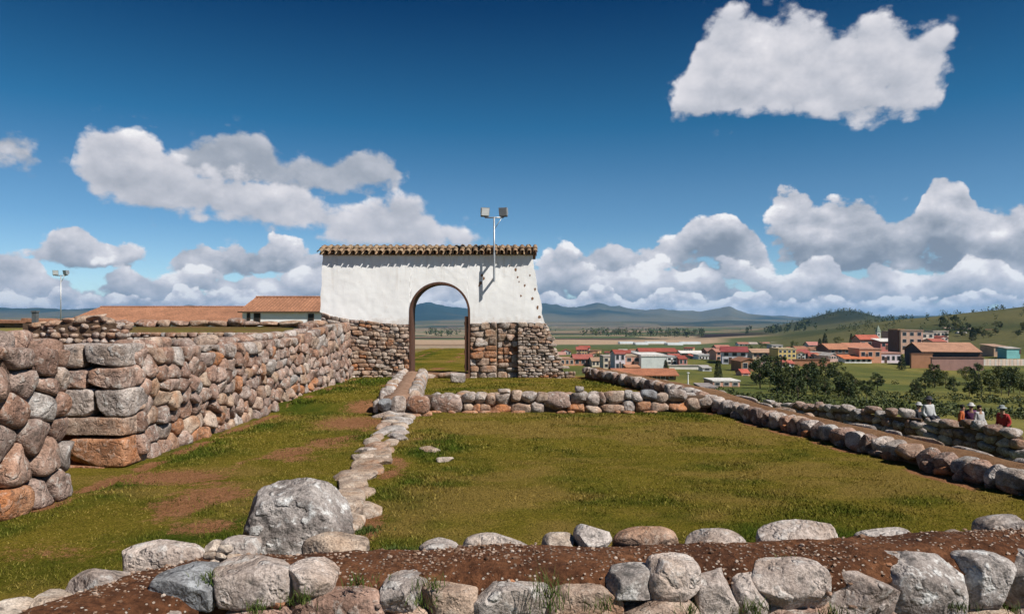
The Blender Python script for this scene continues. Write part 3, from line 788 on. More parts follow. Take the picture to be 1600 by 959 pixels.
def build_terrace():
    V, Fc = [], []
    for (x0, x1, y0, y1) in ((-16, -4.85, -2, 7.45), (-16, -6.1, 7.45, 9.2), (-16, -4.95, 9.2, 22.0)):
        xs = np.linspace(x0, x1, 40); ys = np.arange(y0, y1 + 0.01, (y1 - y0) / max(2, int((y1 - y0) / 0.28)))
        b = sum(len(v) for v in V); X_, Y_ = np.meshgrid(xs, ys); nx = len(xs); ny = len(ys)
        V.append(np.stack([X_.ravel(), Y_.ravel(), terrace_z(X_.ravel(), Y_.ravel())], 1))
        i = np.arange(ny - 1)[:, None]; j = np.arange(nx - 1)[None, :]
        Fc.append(b + np.stack([i * nx + j, i * nx + j + 1, (i + 1) * nx + j + 1, (i + 1) * nx + j], -1).reshape(-1, 4))
        ring = [(0, j) for j in range(nx)] + [(i, nx - 1) for i in range(1, ny)] + [(ny - 1, j) for j in range(nx - 2, -1, -1)] + [(i, 0) for i in range(ny - 2, 0, -1)]
        idx = np.array([b + i * nx + j for i, j in ring]); b2 = b + nx * ny
        sk = np.concatenate(V)[idx].copy(); sk[:, 2] = -0.3; V.append(sk)
        m = len(idx); k = np.arange(m); k2 = (k + 1) % m
        Fc.append(np.stack([b2 + k, b2 + k2, idx[k2], idx[k]], 1))
    o = obj('terrace', tri_mesh(np.concatenate(V), np.concatenate(Fc)), M['terrace']); tag(o, kind='structure')
build_terrace()

pick_main = choose(('rock_warm', 7), ('rock_tan', 2.5), ('rock_pale', .9), ('rock_dark', 1.2), ('rock_orange', 0.2))
def mats_main(u, v, g):
    if v < 0.35 and g.random() < 0.35: return 'rock_orange' if g.random() < 0.4 else 'rock_tan'
    if v > 1.2 and g.random() < 0.45: return 'rock_pale' if g.random() < 0.5 else 'rock_dark'
    return pick_main(g)
def left_walls():
    # near length
    t = thing('boulder_wall', 'tall dark wall of large fitted boulders at the left edge, nearest the camera', 'stone wall', (-4.6, 5.0, 0))
    top = lambda u: np.interp(u, [2.8, 6.0, 7.0, 7.6], [1.62, 1.60, 1.54, 1.50])
    mp = lambda u, v, w: (-4.52 + w - 0.05 * v + 0.05 * fbm(u * 0.6, v * 0.6, seed=121), u, v - 0.03)
    masonry(t, mp, 2.8, 7.55, 1.6, 0.29, 0.36, 0.34, 0.075, 0.007, lambda u, v, g: 'rock_orange' if (v < 0.3 and g.random() < 0.4) else choose(('rock_dark', 3), ('rock_warm', 4), ('rock_pale', 0.8))(g), 5, top, 18, jit=.22)
    MB().box(-5.2, -4.61, 2.8, 7.5, -0.1, 1.46).build('core', M['core'], t, loc=(4.6, -5.0, 0))
    for k in range(6):   # end of the wall, turned towards the gap
        stone(t, M['rock_dark'], (-4.85, 7.42, 0.15 + 0.26 * k), (0.62, 0.34, 0.27), level=3)
    for k in range(10):
        stone(t, M['rock_dark' if k % 3 else 'rock_warm'], (-4.86 - 0.1 * (k % 2), 3.2 + 0.45 * k, 1.55), (0.45, 0.42, 0.24), level=3, rz=0.2 * k)
    # main length
    t = thing('boulder_wall', 'long wall of brown and pink fitted boulders running back to the white gateway', 'stone wall', (-4.8, 15.0, 0))
    top2 = lambda u: np.interp(u, [9.0, 12, 16, 17.5, 19, 21.6], [1.46, 1.42, 1.45, 1.58, 1.72, 1.80])
    mp2 = lambda u, v, w: (-4.70 + w - 0.045 * v + 0.06 * fbm(u * 0.5, v * 0.6, seed=131), u, v - 0.03)
    masonry(t, mp2, 9.15, 21.45, 1.6, 0.225, 0.30, 0.26, 0.075, 0.008, mats_main, 11, top2, 16, jit=.24)
    pr = [(-5.25, -0.1), (-4.765, -0.1), (-4.83, 1.0), (-5.25, 1.0)]
    secs = [[(x, y, z if z < 0.5 else float(top2(y)) - 0.07) for x, z in pr] for y in np.linspace(9.05, 21.6, 30)]
    v, f = loft(secs); obj('core', mesh_from(v, f, False), M['core'], t, loc=(4.8, -15.0, 0))
    # squared jamb stones where the wall is broken by a doorway
    rows = [(-0.06, 0.02, [(-5.6, -4.86)]), (0.0, 0.355, [(-5.35, -4.64)]), (0.355, 0.60, [(-5.45, -4.66)]), (0.60, 0.94, [(-5.5, -5.03), (-5.03, -4.64)]), (0.94, 1.20, [(-5.5, -5.12), (-5.12, -4.68)]), (1.20, 1.48, [(-5.6, -5.16), (-5.16, -4.70)])]
    for r, (z0, z1, xs) in enumerate(rows):
        for (x0, x1) in xs:
            m = ('rock_orange', 'rock_orange', 'rock_tan', 'rock_pale', 'rock_warm', 'rock_pale')[r]
            stone(t, M[m], ((x0 + x1) / 2, 9.13, (z0 + z1) / 2), (x1 - x0 + 0.005, 0.62, z1 - z0 + 0.012), level=5, p=10, cuts=3, tilt=0.015, rough=0.035, fine=0.025)
    # loose cap stones along the top
    g = random.Random(3)
    y = 9.5
    while y < 19.5:
        w = g.uniform(0.22, 0.5)
        if g.random() < 0.8:
            stone(t, M[g.choice(['rock_pale', 'rock_warm', 'rock_warm', 'rock_tan'])], (-4.98 + g.uniform(-0.12, 0.05), y, float(top2(y)) - 0.03 + g.uniform(-.03, .05)), (g.uniform(0.28, 0.45), w, g.uniform(0.14, 0.24)), level=3, rz=g.uniform(-.3, .3))
        y += w * 0.95
left_walls()

def back_left_walls():
    g = random.Random(5)
    # low cross wall at the back of the terrace
    t = thing('stone_wall', 'low wall of small pink stones across the back of the left terrace', 'stone wall', (-8, 20.2, 1.2))
    mp = lambda u, v, w: (u, 20.2 - w, 1.03 + v)
    masonry(t, mp, -11.4, -4.9, 0.44, 0.13, 0.20, 0.14, 0.06, 0.006, lambda u, v, gg: choose(('rock_tan', 4), ('rock_pale', 3), ('rock_warm', 2))(gg), 17, None, 10, low=True, coursed=True)
    MB().box(-11.4, -4.95, 20.25, 20.7, 0.9, 1.43).build('core', M['core'], t, loc=(8, -20.2, -1.2))
    # bank above it
    xs = np.linspace(-14, -5.3, 60); secs = []
    for x in xs:
        n = float(fbm(x * 1.1, 3.0, o=3, seed=141)) * 0.06
        secs.append([(x, 20.5, 1.0), (x, 20.55, 1.44 + n), (x, 21.4, 1.50 + n), (x, 22.6, 1.58 - n), (x, 24.6, 1.60 + n * .5), (x, 26.5, 1.2)])
    v, f = loft(secs, False); f = [tuple(reversed(q)) for q in f]
    o = obj('grass_bank', mesh_from(v, f), M['lawn_far']); tag(o, kind='structure')
    # flat coping slabs lying along the bank
    t = thing('stone_coping', 'row of flat brown slabs lying along the grass bank in front of the tiled roofs', 'stone coping', (-9, 24, 1.6))
    px = 178
    while px < 500:
        w = g.uniform(18, 40)
        if not (385 < px < 395):
            c = at(px + w / 2, 503.5, 24.0)
            stone(t, M['rock_tan' if g.random() < .6 else 'rock_warm'], (c.x, 24.0, 1.69 + (0.03 if 340 < px < 380 else 0)), (w * 24 / F * 1.02, 0.5, g.uniform(0.19, 0.27) + (0.08 if 335 < px < 365 else 0)), level=3, tilt=0.10, p=4)
        px += w
    # rough heap at the left
    t = thing('stone_wall', 'rough heaped rubble wall standing above the left wall, below the lamp post', 'stone wall', (-9.6, 17, 1.2))
    for r in range(5):
        x = -11.3 + 0.1 * r
        while x < -9.05:
            w = g.uniform(0.12, 0.30)
            z = 1.18 + 0.13 * r + (0.08 * math.sin(x * 3.0) if r > 2 else 0)
            stone(t, M[g.choice(['rock_dark', 'rock_warm', 'rock_tan', 'rock_pale'])], (x + w / 2, 17 + g.uniform(-.06, .06) + 0.03 * r, z), (w * 1.05, 0.3, g.uniform(0.11, 0.17)), level=2, tilt=0.2, fine=0)
            x += w
    MB().box(-11.3, -9.15, 17.0, 17.5, 1.0, 1.72).build('core', M['core'], t, loc=(9.6, -17, -1.2))
    for (px, py, w, h) in ((130, 499, 34, 12), (150, 496, 30, 8), (165, 500, 26, 10), (112, 503, 26, 10), (60, 508, 22, 10), (85, 505, 30, 10)):
        c = at(px, py, 17.1); stone(t, M['rock_tan'], c, (w * 17 / F, 0.35, h * 17 / F), level=3, tilt=0.3)
M['lawn_far'] = material('bank_turf', lambda T: (T.mix(T.mr(T.noise(pco(T), 1.3, 6, 0.65), 0.36, 0.62), (0.15, 0.082, 0.04), (0.125, 0.105, 0.024)), T.noise(pco(T), 20, 5, 0.7), 1.0, 0.05), 0.95, 0.1)
back_left_walls()

# ------------------------------------------------------------------ low walls round the lawn
def px_stone(t, mat, x0, x1, y0, y1, d, deep=None, level=3, **kw):
    w = (x1 - x0) * d / F; dp = deep if deep else max(0.5 * w, min(w, 0.35))
    dm = d + dp / 2; df = d + dp * .25; w = (x1 - x0) * df / F; h = (y1 - y0) * df / F
    c = at((x0 + x1) / 2, (y0 + y1) / 2, df)
    return stone(t, M[mat], (c.x * dm / df, dm, c.z - (dm - df) * .12), (w, dp, h), level=level, **kw)
def cross_wall():
    t = thing('stone_wall', 'knee high wall of rounded tan stones crossing the lawn below the gateway', 'stone wall', (0.6, 14.3, 0))
    rows = [(672, 727, 615, 646, 'rock_warm'), (722, 744, 611, 629, 'rock_pale'), (742, 761, 612, 630, 'rock_pale'), (758, 776, 613, 632, 'rock_tan'), (773, 799, 613, 632, 'rock_pale'), (778, 797, 607, 614, 'rock_pale'),
            (798, 816, 609, 626, 'rock_tan'), (814, 839, 611, 628, 'rock_pale'), (836, 858, 612, 629, 'rock_tan'), (724, 742, 628, 645, 'rock_tan'), (739, 751, 630, 645, 'rock_orange'), (749, 767, 630, 646, 'rock_tan'), (764, 799, 629, 646, 'rock_orange'),
            (797, 831, 627, 645, 'rock_tan'), (829, 850, 626, 645, 'rock_pale'), (848, 893, 611, 641, 'rock_warm'), (886, 916, 627, 646, 'rock_orange'), (891, 919, 610, 629, 'rock_pale'), (899, 912, 603, 612, 'rock_pale'), (915, 937, 611, 633, 'rock_pale'),
            (914, 940, 631, 645, 'rock_tan'), (935, 976, 629, 645, 'rock_tan'), (934, 946, 612, 630, 'rock_dark'), (944, 977, 610, 630, 'rock_tan'), (975, 989, 609, 622, 'rock_pale'), (981, 1004, 612, 627, 'rock_pale'), (972, 992, 624, 644, 'rock_pale'), (992, 1016, 622, 644, 'rock_orange'),
            (1000, 1026, 608, 625, 'rock_blue'), (1012, 1044, 627, 643, 'rock_tan'), (1023, 1043, 613, 629, 'rock_tan'), (1040, 1074, 607, 628, 'rock_pale'), (1042, 1073, 627, 642, 'rock_orange'), (1070, 1094, 621, 641, 'rock_tan'), (1090, 1112, 618, 637, 'rock_pale')]
    for (a, b, c, d, m) in rows: px_stone(t, m, a - .5, b + .5, c, d + 1, 14.25, level=3, p=3.6, rough=0.06)
    g = random.Random(9)
    for k in range(22):   # back row
        x = -1.5 + k * 0.24
        stone(t, M[g.choice(['rock_tan', 'rock_pale'])], (x, 14.72 + g.uniform(-.03, .03), 0.22), (0.27, 0.22, 0.26), level=2, fine=0)
    MB().box(-1.75, 3.8, 14.36, 14.7, -0.05, 0.30).build('core', M['core'], t, loc=(-0.6, -14.3, 0))
    for k in range(12): # footing pebbles
        x = g.uniform(-1.5, 3.4); stone(t, M['rock_orange'], (x, 14.2, 0.01), (g.uniform(.12, .3), .12, .07), level=2, fine=0)
cross_wall()
def corner_wall():
    t = thing('stone_wall', 'low double faced wall with earth filling, leading from the lawn corner to the gateway', 'stone wall', (-2.4, 16.5, 0))
    for (a, b, c, d, m, dd) in ((580, 640, 640, 667, 'rock_pale', 13.5), (630, 660, 642, 655, 'rock_tan', 13.6), (583, 593, 622, 645, 'rock_pale', 13.75), (591, 614, 622, 643, 'rock_blue', 13.6), (611, 635, 618, 650, 'rock_pale', 13.6), (633, 672, 617, 648, 'rock_warm', 13.65), (655, 676, 642, 654, 'rock_orange', 13.7)):
        px_stone(t, m, a, b, c, d, dd, level=4, p=3.4)
    yy = [13.7, 15, 16.5, 18, 19.5, 20.9]; g = random.Random(4)
    xl = lambda y: np.interp(y, [13.6, 21], [-2.52, -3.22]); xq = lambda y: np.interp(y, [13.6, 21], [-1.72, -2.42])
    for side, fx in ((0, xl), (1, xq)):
        y = 14.1
        while y < 20.8:
            w = g.uniform(0.35, 0.7)
            stone(t, M[g.choice(['rock_pale', 'rock_pale', 'rock_tan'])], (float(fx(y + w / 2)) + (0.12 if side == 0 else -0.12), y + w / 2, 0.22), (0.30, w * 1.02, 0.42), level=3, rz=0.09)
            y += w
    secs = [[(float(xl(y)) + .1, y, -.1), (float(xl(y)) + .12, y, .33), (float((xl(y) + xq(y)) / 2), y, .37 + .02 * math.sin(5 * y)), (float(xq(y)) - .12, y, .33), (float(xq(y)) - .1, y, -.1)] for y in np.linspace(13.8, 20.9, 24)]
    v, f = loft(secs); obj('earth_filling', mesh_from(v, [tuple(reversed(q)) for q in f]), M['soil_pink'], t, loc=(2.4, -16.5, 0))
M['soil_pink'] = material('dry_pink_earth', lambda T: (T.ramp(T.noise(pco(T), 9, 6, .65), [(.3, (.19, .11, .07)), (.7, (.32, .205, .145))]), T.noise(pco(T), 30, 5, .7), .8, .03), .95, .1)
corner_wall()
def right_wall():
    t = thing('stone_wall', 'long low boundary wall with earth top running back along the right of the lawn', 'stone wall', (4.2, 13, 0))
    g = random.Random(12)
    topz = lambda y: float(np.interp(y, [3, 7, 14, 15.5, 21.6], [.20, .20, .21, .33, .40]))
    y = 3.6
    while y < 21.5:
        w = g.uniform(0.15, 0.36); yc = y + w / 2; a = math.atan2(float(xr(yc + .3) - xr(yc - .3)), .6)
        h = g.uniform(.20, .30)
        stone(t, M[choose(('rock_pale', 4), ('rock_warm', 2), ('rock_dark', 2), ('rock_tan', 1))(np.random.default_rng(int(y * 1000)))], (float(xr(yc)) + .13 + g.uniform(-.03, .03), yc, topz(yc) - h * .42 + .03), (g.uniform(.22, .34), w * 1.06, h), rz=-a + g.uniform(-.2, .2), level=4 if y < 13 else 3, p=3.4, cuts=12, tilt=.16)
        if g.random() < .75: stone(t, M[g.choice(['rock_dark', 'rock_warm', 'rock_orange'])], (float(xr(yc)) + .10, yc + g.uniform(-.1, .1), .04), (.26, w * g.uniform(.6, .95), g.uniform(.12, .18)), rz=-a, level=3, tilt=.1)
        y += w
    y = 3.8
    while y < 21.0:       # thin stones on the outer edge
        w = g.uniform(.3, .8); yc = y + w / 2; a = math.atan2(float(xr(yc + .3) - xr(yc - .3)), .6)
        if g.random() < .85: stone(t, M['rock_pale' if g.random() < .7 else 'rock_tan'], (float(xr(yc)) + (.92 if y < 15 else .72) + g.uniform(-.04, .04), yc, topz(yc) - .075), (g.uniform(.10, .18), w, g.uniform(.10, .14)), rz=-a, level=3, tilt=.05)
        y += w + g.uniform(0, .25)
    secs = []
    for y in np.arange(3.2, 21.7, .2):
        X0 = float(xr(y)); w = .92 if y < 15 else .74; n = float(fbm(y * 1.4, 2.0, o=3, seed=151)) * .025; z = topz(y)
        secs.append([(X0 + .14, y, -.12), (X0 + .14, y, z - .10), (X0 + .26, y, z - .04 + n), (X0 + .5, y, z + .02 - n), (X0 + .72, y, z - .02 + n), (X0 + w, y, z - .10), (X0 + w + .1, y, -1.6)])
    v, f = loft(secs); obj('earth_top', mesh_from(v, [tuple(reversed(q)) for q in f]), M['soil_tan'], t, loc=(-4.2, -13, 0))
M['soil_tan'] = material('dry_tan_earth', lambda T: (T.ramp(T.noise(pco(T), 4, 7, .68), [(.3, (.13, .068, .036)), (.55, (.20, .11, .058)), (.75, (.25, .155, .09))]), T.noise(pco(T), 35, 5, .7), .9, .03), .95, .1)
right_wall()
def edging():
    t = thing('stone_edging', 'line of flat pale kerb stones set in the ground between path and lawn', 'kerb', (-1.8, 10, 0))
    big = [(516, 584, 732, 812, 6.75, .10), (545, 582, 768, 806, 6.5, .06), (570, 600, 776, 806, 6.55, .07), (550, 584, 728, 752, 7.6, .05), (560, 612, 712, 738, 8.0, .05), (572, 618, 694, 718, 8.7, .05), (584, 622, 678, 700, 9.5, .05), (592, 626, 664, 684, 10.3, .05), (604, 628, 654, 668, 11.4, .06), (610, 632, 648, 660, 12.4, .08)]
    g = random.Random(8)
    y = 6.4
    while y < 13.3:
        w = g.uniform(.22, .55) * (1.25 if y < 8 else 1)
        for s in ((0,) if g.random() < .5 else (-.14, .15)):
            stone(t, M[g.choice(['rock_pale', 'rock_tan', 'rock_kerb'])], (float(kerb_x(y + w / 2)) + s + g.uniform(-.05, .05), y + w / 2, .0), (g.uniform(.30, .52) if s == 0 else g.uniform(.2, .3), w * 1.12, g.uniform(.10, .15)), level=4 if y < 9 else 3, rz=.1 + g.uniform(-.5, .5), tilt=.07, p=4.5, cuts=14)
        y += w * .92
    for (x, y, sx, sy, z) in ((-1.62, 6.95, .46, .85, .07), (-1.42, 6.25, .34, .5, .03), (-1.32, 6.75, .26, .4, .03)):
        stone(t, M['rock_kerb'], (x, y, z - .03), (sx, sy, .17), level=4, rz=.12, p=4.5, cuts=14)
M['rock_kerb'] = rock_mat('sun_bleached_slab', [(0, (.46, .38, .31)), (.5, (.50, .44, .38)), (1, (.43, .34, .27))], lic=.3, stain=(.34, .20, .11), stain_amt=.5, sc=1.4)
edging()

# ------------------------------------------------------------------ boulder and the wall in the foreground
def boulder():
    t = stone(None, M['rock_boulder'], (-1.56, 5.42, 0.235), (0.83, 0.66, 0.72), level=6, p=2.35, cuts=0, rough=0.10, fine=0.045, tilt=0.0, name='boulder',
              planes=[((0.80, -0.15, 0.58), 0.86), ((-0.25, -0.15, 0.95), 0.88), ((0.05, -1.0, 0.12), 0.80), ((-0.9, -0.2, 0.30), 0.92)])
    tag(t, 'big grey lichen covered boulder standing alone behind the foreground wall', 'boulder', kind='thing')
boulder()
FX = [(-2.65, 2.0), (-2.43, 2.8), (-2.25, 3.2), (-2.1, 3.45), (-1.97, 3.75), (-1.69, 4.03), (-0.72, 4.17), (0.365, 4.22), (1.87, 4.32), (3.17, 4.56), (4.4, 4.95), (6.2, 5.6)]
NX = [(-2.05, 1.8), (-1.93, 2.4), (-1.82, 2.75), (-1.74, 3.02), (-1.66, 3.28), (-1.44, 3.50), (-0.62, 3.58), (0.315, 3.62), (1.64, 3.78), (2.78, 4.00), (3.9, 4.35), (5.6, 5.0)]
def resample(P, n):
    P = np.array(P); s = np.concatenate([[0], np.cumsum(np.linalg.norm(np.diff(P, axis=0), axis=1))]); t = np.linspace(0, s[-1], n)
    return np.stack([np.interp(t, s, P[:, k]) for k in (0, 1)], 1)
def front_wall():
    t = thing('stone_wall', 'low foreground wall of pale boulders with gravelly red earth on top', 'stone wall', (0, 3.9, 0))
    n = 420; m = 26
    Fe, Ne = resample(FX, n), resample(NX, n)
    w = np.linspace(0, 1, m)
    P = Ne[:, None, :] * (1 - w)[None, :, None] + Fe[:, None, :] * w[None, :, None]
    x, y = P[..., 0].ravel(), P[..., 1].ravel(); ww = np.tile(w, n)
    def zsoil(x, y, ww):
        z = 0.452 + 0.045 * np.sin(np.pi * ww) ** 0.8 + 0.02 * ww + 0.035 * fbm(x * 1.8, y * 1.8, o=3, seed=161) + 0.014 * fbm(x * 9, y * 9, o=3, seed=162) + 0.006 * fbm(x * 40, y * 40, o=2, seed=163)
        return z - 0.05 * sstep(0.14, 0.0, ww) - 0.02 * sstep(0.93, 1.0, ww)
    z = zsoil(x, y, ww)
    V = np.stack([x, y, z], 1).reshape(n, m, 3)
    a = V[:, :1].copy(); a[..., 2] = -0.15; a[..., 1] += 0.06; b = V[:, -1:].copy(); b[..., 2] = -0.15
    mid = V[:, :1].copy(); mid[..., 2] = 0.30; mid[..., 1] += 0.07
    V = np.concatenate([a, mid, V, b], 1); m2 = m + 3
    i = np.arange(n - 1)[:, None]; j = np.arange(m2 - 1)[None, :]
    q = np.stack([i * m2 + j, (i + 1) * m2 + j, (i + 1) * m2 + j + 1, i * m2 + j + 1], -1).reshape(-1, 4)
    obj('earth_core', tri_mesh(V.reshape(-1, 3), q), M['soil'], t, loc=(0, -3.9, 0))
    # face stones (photo column and row extents), then the ones along the far edge
    dn = lambda px: float(np.interp(px, [200, 600, 900, 1300, 1600, 1800], [3.42, 3.50, 3.54, 3.70, 3.92, 4.2]))
    face = [(253, 346, 886, 952, 'rock_blue'), (338, 460, 876, 944, 'rock_pale'), (457, 521, 880, 925, 'rock_pale'), (215, 300, 938, 990, 'rock_pale'), (366, 472, 940, 995, 'rock_warm'), (466, 604, 914, 1000, 'rock_warm'), (603, 667, 901, 950, 'rock_pale'),
            (664, 744, 906, 985, 'rock_tan'), (739, 857, 905, 985, 'rock_pale'), (855, 966, 909, 985, 'rock_tan'), (938, 1024, 888, 936, 'rock_pale'), (1010, 1085, 868, 940, 'rock_pale'), (960, 1084, 932, 1000, 'rock_tan'), (1082, 1142, 888, 972, 'rock_pale'),
            (1140, 1188, 892, 970, 'rock_pale'), (1164, 1289, 877, 952, 'rock_pale'), (1284, 1398, 889, 968, 'rock_pale'), (1378, 1488, 864, 966, 'rock_boulder'), (1476, 1567, 862, 946, 'rock_boulder'), (1556, 1640, 857, 948, 'rock_pale'),
            (600, 668, 946, 1000, 'rock_tan'), (1188, 1290, 950, 1005, 'rock_warm'), (1484, 1570, 944, 1000, 'rock_tan'), (1565, 1660, 946, 1010, 'rock_warm'), (1640, 1740, 850, 950, 'rock_pale'), (1386, 1480, 962, 1020, 'rock_warm')]
    for (x0, x1, y0, y1, mt) in face:
        d = dn((x0 + x1) / 2) - (0.06 if y0 > 925 else 0.0)
        px_stone(t, mt, x0 - 7, x1 + 7, y0 + 3, y1 + 4, d, deep=0.32, level=5, p=3.9, cuts=8, rough=0.05, fine=0.03, tilt=0.05)
    gq = random.Random(55); px = 300
    while px < 1700:
        w = gq.uniform(45, 95)
        px_stone(t, gq.choice(['rock_warm', 'rock_tan', 'rock_pale', 'rock_tan']), px, px + w, 938 + gq.uniform(-8, 14), 1000, dn(px) + .05, deep=.25, level=4, p=3.4, cuts=11, rough=.05, fine=.03, tilt=.08)
        px += w * .9
    far = [(-30, 62, 944, 985, 3.3, 'rock_kerb'), (108, 200, 886, 945, 3.55, 'rock_pale'), (183, 322, 844, 905, 3.95, 'rock_pale'), (343, 408, 839, 875, 4.1, 'rock_pale'), (472, 578, 832, 880, 4.15, 'rock_kerb'), (656, 720, 843, 875, 4.17, 'rock_pale'), (720, 840, 837, 878, 4.18, 'rock_pale'),
           (846, 900, 835, 870, 4.2, 'rock_kerb'), (896, 955, 819, 866, 4.2, 'rock_pale'), (955, 1060, 825, 872, 4.22, 'rock_tan'), (1070, 1164, 828, 872, 4.24, 'rock_pale'), (1182, 1314, 813, 880, 4.22, 'rock_pale'), (1332, 1424, 828, 868, 4.34, 'rock_pale'), (1474, 1536, 831, 860, 4.42, 'rock_kerb'), (1522, 1612, 804, 850, 4.48, 'rock_pale'),
           (1620, 1760, 800, 850, 4.7, 'rock_pale'), (60, 112, 925, 975, 3.4, 'rock_kerb'), (318, 350, 846, 880, 4.05, 'rock_kerb')]
    for (x0, x1, y0, y1, d, mt) in far:
        px_stone(t, mt, x0, x1, y0 + 2, y1 + 8, d + 0.03, deep=0.26, level=5, p=2.8, cuts=10, rough=0.06, fine=0.03, tilt=0.10)
    g = random.Random(77)
    for k in range(34):   # small rubble on the earth and in the joints
        px = g.uniform(320, 1590); d = dn(px) + g.choice([0.03, 0.05, g.uniform(.1, .55)])
        X = (px - HX) / F * d; s = g.uniform(.025, .07)
        stone(t, M[g.choice(['rock_tan', 'rock_pale', 'rock_orange', 'rock_warm'])], (X, d, .46 if d > dn(px) + .08 else g.uniform(.25, .42)), (s * g.uniform(1, 1.7), s, s * .7), level=3, rz=g.uniform(0, 3))
    for (px, py) in ((345, 868), (352, 858), (338, 878), (365, 872), (330, 868), (375, 880)):
        c = at(px, py, 3.8); stone(t, M['rock_kerb'], c, (.075, .06, .05), level=3, rz=px)
    # loose gravel on the earth
    N = 9000; gi = np.random.default_rng(5)
    u = gi.integers(0, n, N); wv = gi.uniform(0.02, 1.0, N)
    B = Ne[u] * (1 - wv)[:, None] + Fe[u] * wv[:, None] + gi.normal(0, .01, (N, 2))
    cl = fbm(B[:, 0] * 2.5, B[:, 1] * 2.5, o=3, seed=171); ok = gi.random(N) < 0.08 + 1.3 * np.clip(cl + .1, 0, 1)
    B, wv = B[ok], wv[ok]; N = len(B); zz = zsoil(B[:, 0], B[:, 1], wv)
    D, Fc = ico(1); s = gi.lognormal(-5.2, .42, N); s = np.clip(s, .003, .016)
    Vv = D[None] * (1 + gi.normal(0, .18, (N, len(D), 1))) * s[:, None, None] * gi.uniform([.8, .8, .5], [1.4, 1.4, .9], (N, 1, 3))
    Vv = Vv + np.stack([B[:, 0], B[:, 1], zz + s * .25], 1)[:, None]
    ff = (Fc[None] + (np.arange(N) * len(D))[:, None, None]).reshape(-1, 3)
    me = tri_mesh(Vv.reshape(-1, 3), ff, smooth=False)
    tone = gi.random(N); attr_colour(me, 'tone', np.repeat(np.stack([tone] * 3, 1), len(D), 0))
    gm = material('loose_gravel', lambda T: (T.ramp(T.sep(T.n('ShaderNodeAttribute', attribute_name='tone').outputs['Color'])[0], [(0, (.10, .055, .034)), (.5, (.20, .12, .078)), (.82, (.34, .25, .195)), (1, (.46, .38, .32))]), None, 0, 0), .9, .2)
    tag(obj('gravel', me, gm, t, loc=(0, -3.9, 0)), kind='stuff')
front_wall()
def tufts():
    """longer grass in the joints of the foreground wall and at stone bases"""
    g = np.random.default_rng(9); V = []; lu = []
    spots = [(855, 925, 3.46, 40, .13), (860, 945, 3.44, 40, .12), (470, 935, 3.44, 70, .06), (400, 950, 3.42, 60, .06), (330, 900, 3.5, 30, .05), (676, 912, 3.52, 60, .06), (1180, 950, 3.58, 70, .06), (1080, 950, 3.5, 40, .06), (1300, 955, 3.66, 80, .05), (1500, 945, 3.8, 70, .05), (560, 905, 3.52, 60, .05), (1230, 872, 3.9, 25, .04),
             (575, 815, 6.2, 350, .05), (560, 828, 6.1, 250, .05), (610, 850, 5.6, 300, .05), (640, 850, 5.6, 200, .04), (1130, 850, 4.5, 100, .04), (380, 850, 5.4, 150, .05), (545, 820, 5.5, 200, .05), (320, 905, 3.5, 30, .05), (660, 940, 3.46, 40, .06), (945, 945, 3.46, 50, .06), (1570, 950, 3.9, 60, .05)]
    for (px, py, d, n, h) in spots:
        c = at(px, py, d)
        if d > 5: c.z = 0.0
        for _ in range(n):
            a = g.uniform(0, 6.28); r = abs(g.normal(0, .05 if d < 5 else .10)); b = np.array([c.x + r * math.cos(a), c.y + r * .6 * math.sin(a), c.z - .02 + g.normal(0, .008)])
            hh = h * g.uniform(.4, 1.3); l = g.normal(0, .45, 2) * hh; wd = .0022 if d < 5 else .004; q = g.uniform(0, 3.14)
            o = np.array([math.cos(q) * wd, math.sin(q) * wd, 0]); m = b + np.array([l[0] * .35, l[1] * .35, hh * .6])
            V += [b - o, b + o, m + o * .7, b - o, m + o * .7, m - o * .7, m - o * .7, m + o * .7, b + np.array([l[0], l[1], hh])]
    me = tri_mesh(np.array(V), np.arange(len(V)).reshape(-1, 3), False)
    o = obj('grass', me, material('joint_grass', lambda T: (T.ramp(T.noise(pco(T), 30, 2, .5), [(.3, (.03, .06, .01)), (.6, (.075, .10, .02)), (.75, (.20, .18, .06))]), None, 0, 0), .8, .2))
    tag(o, 'long green grass tufts growing in the joints of the foreground wall', 'grass', kind='stuff')
tufts()

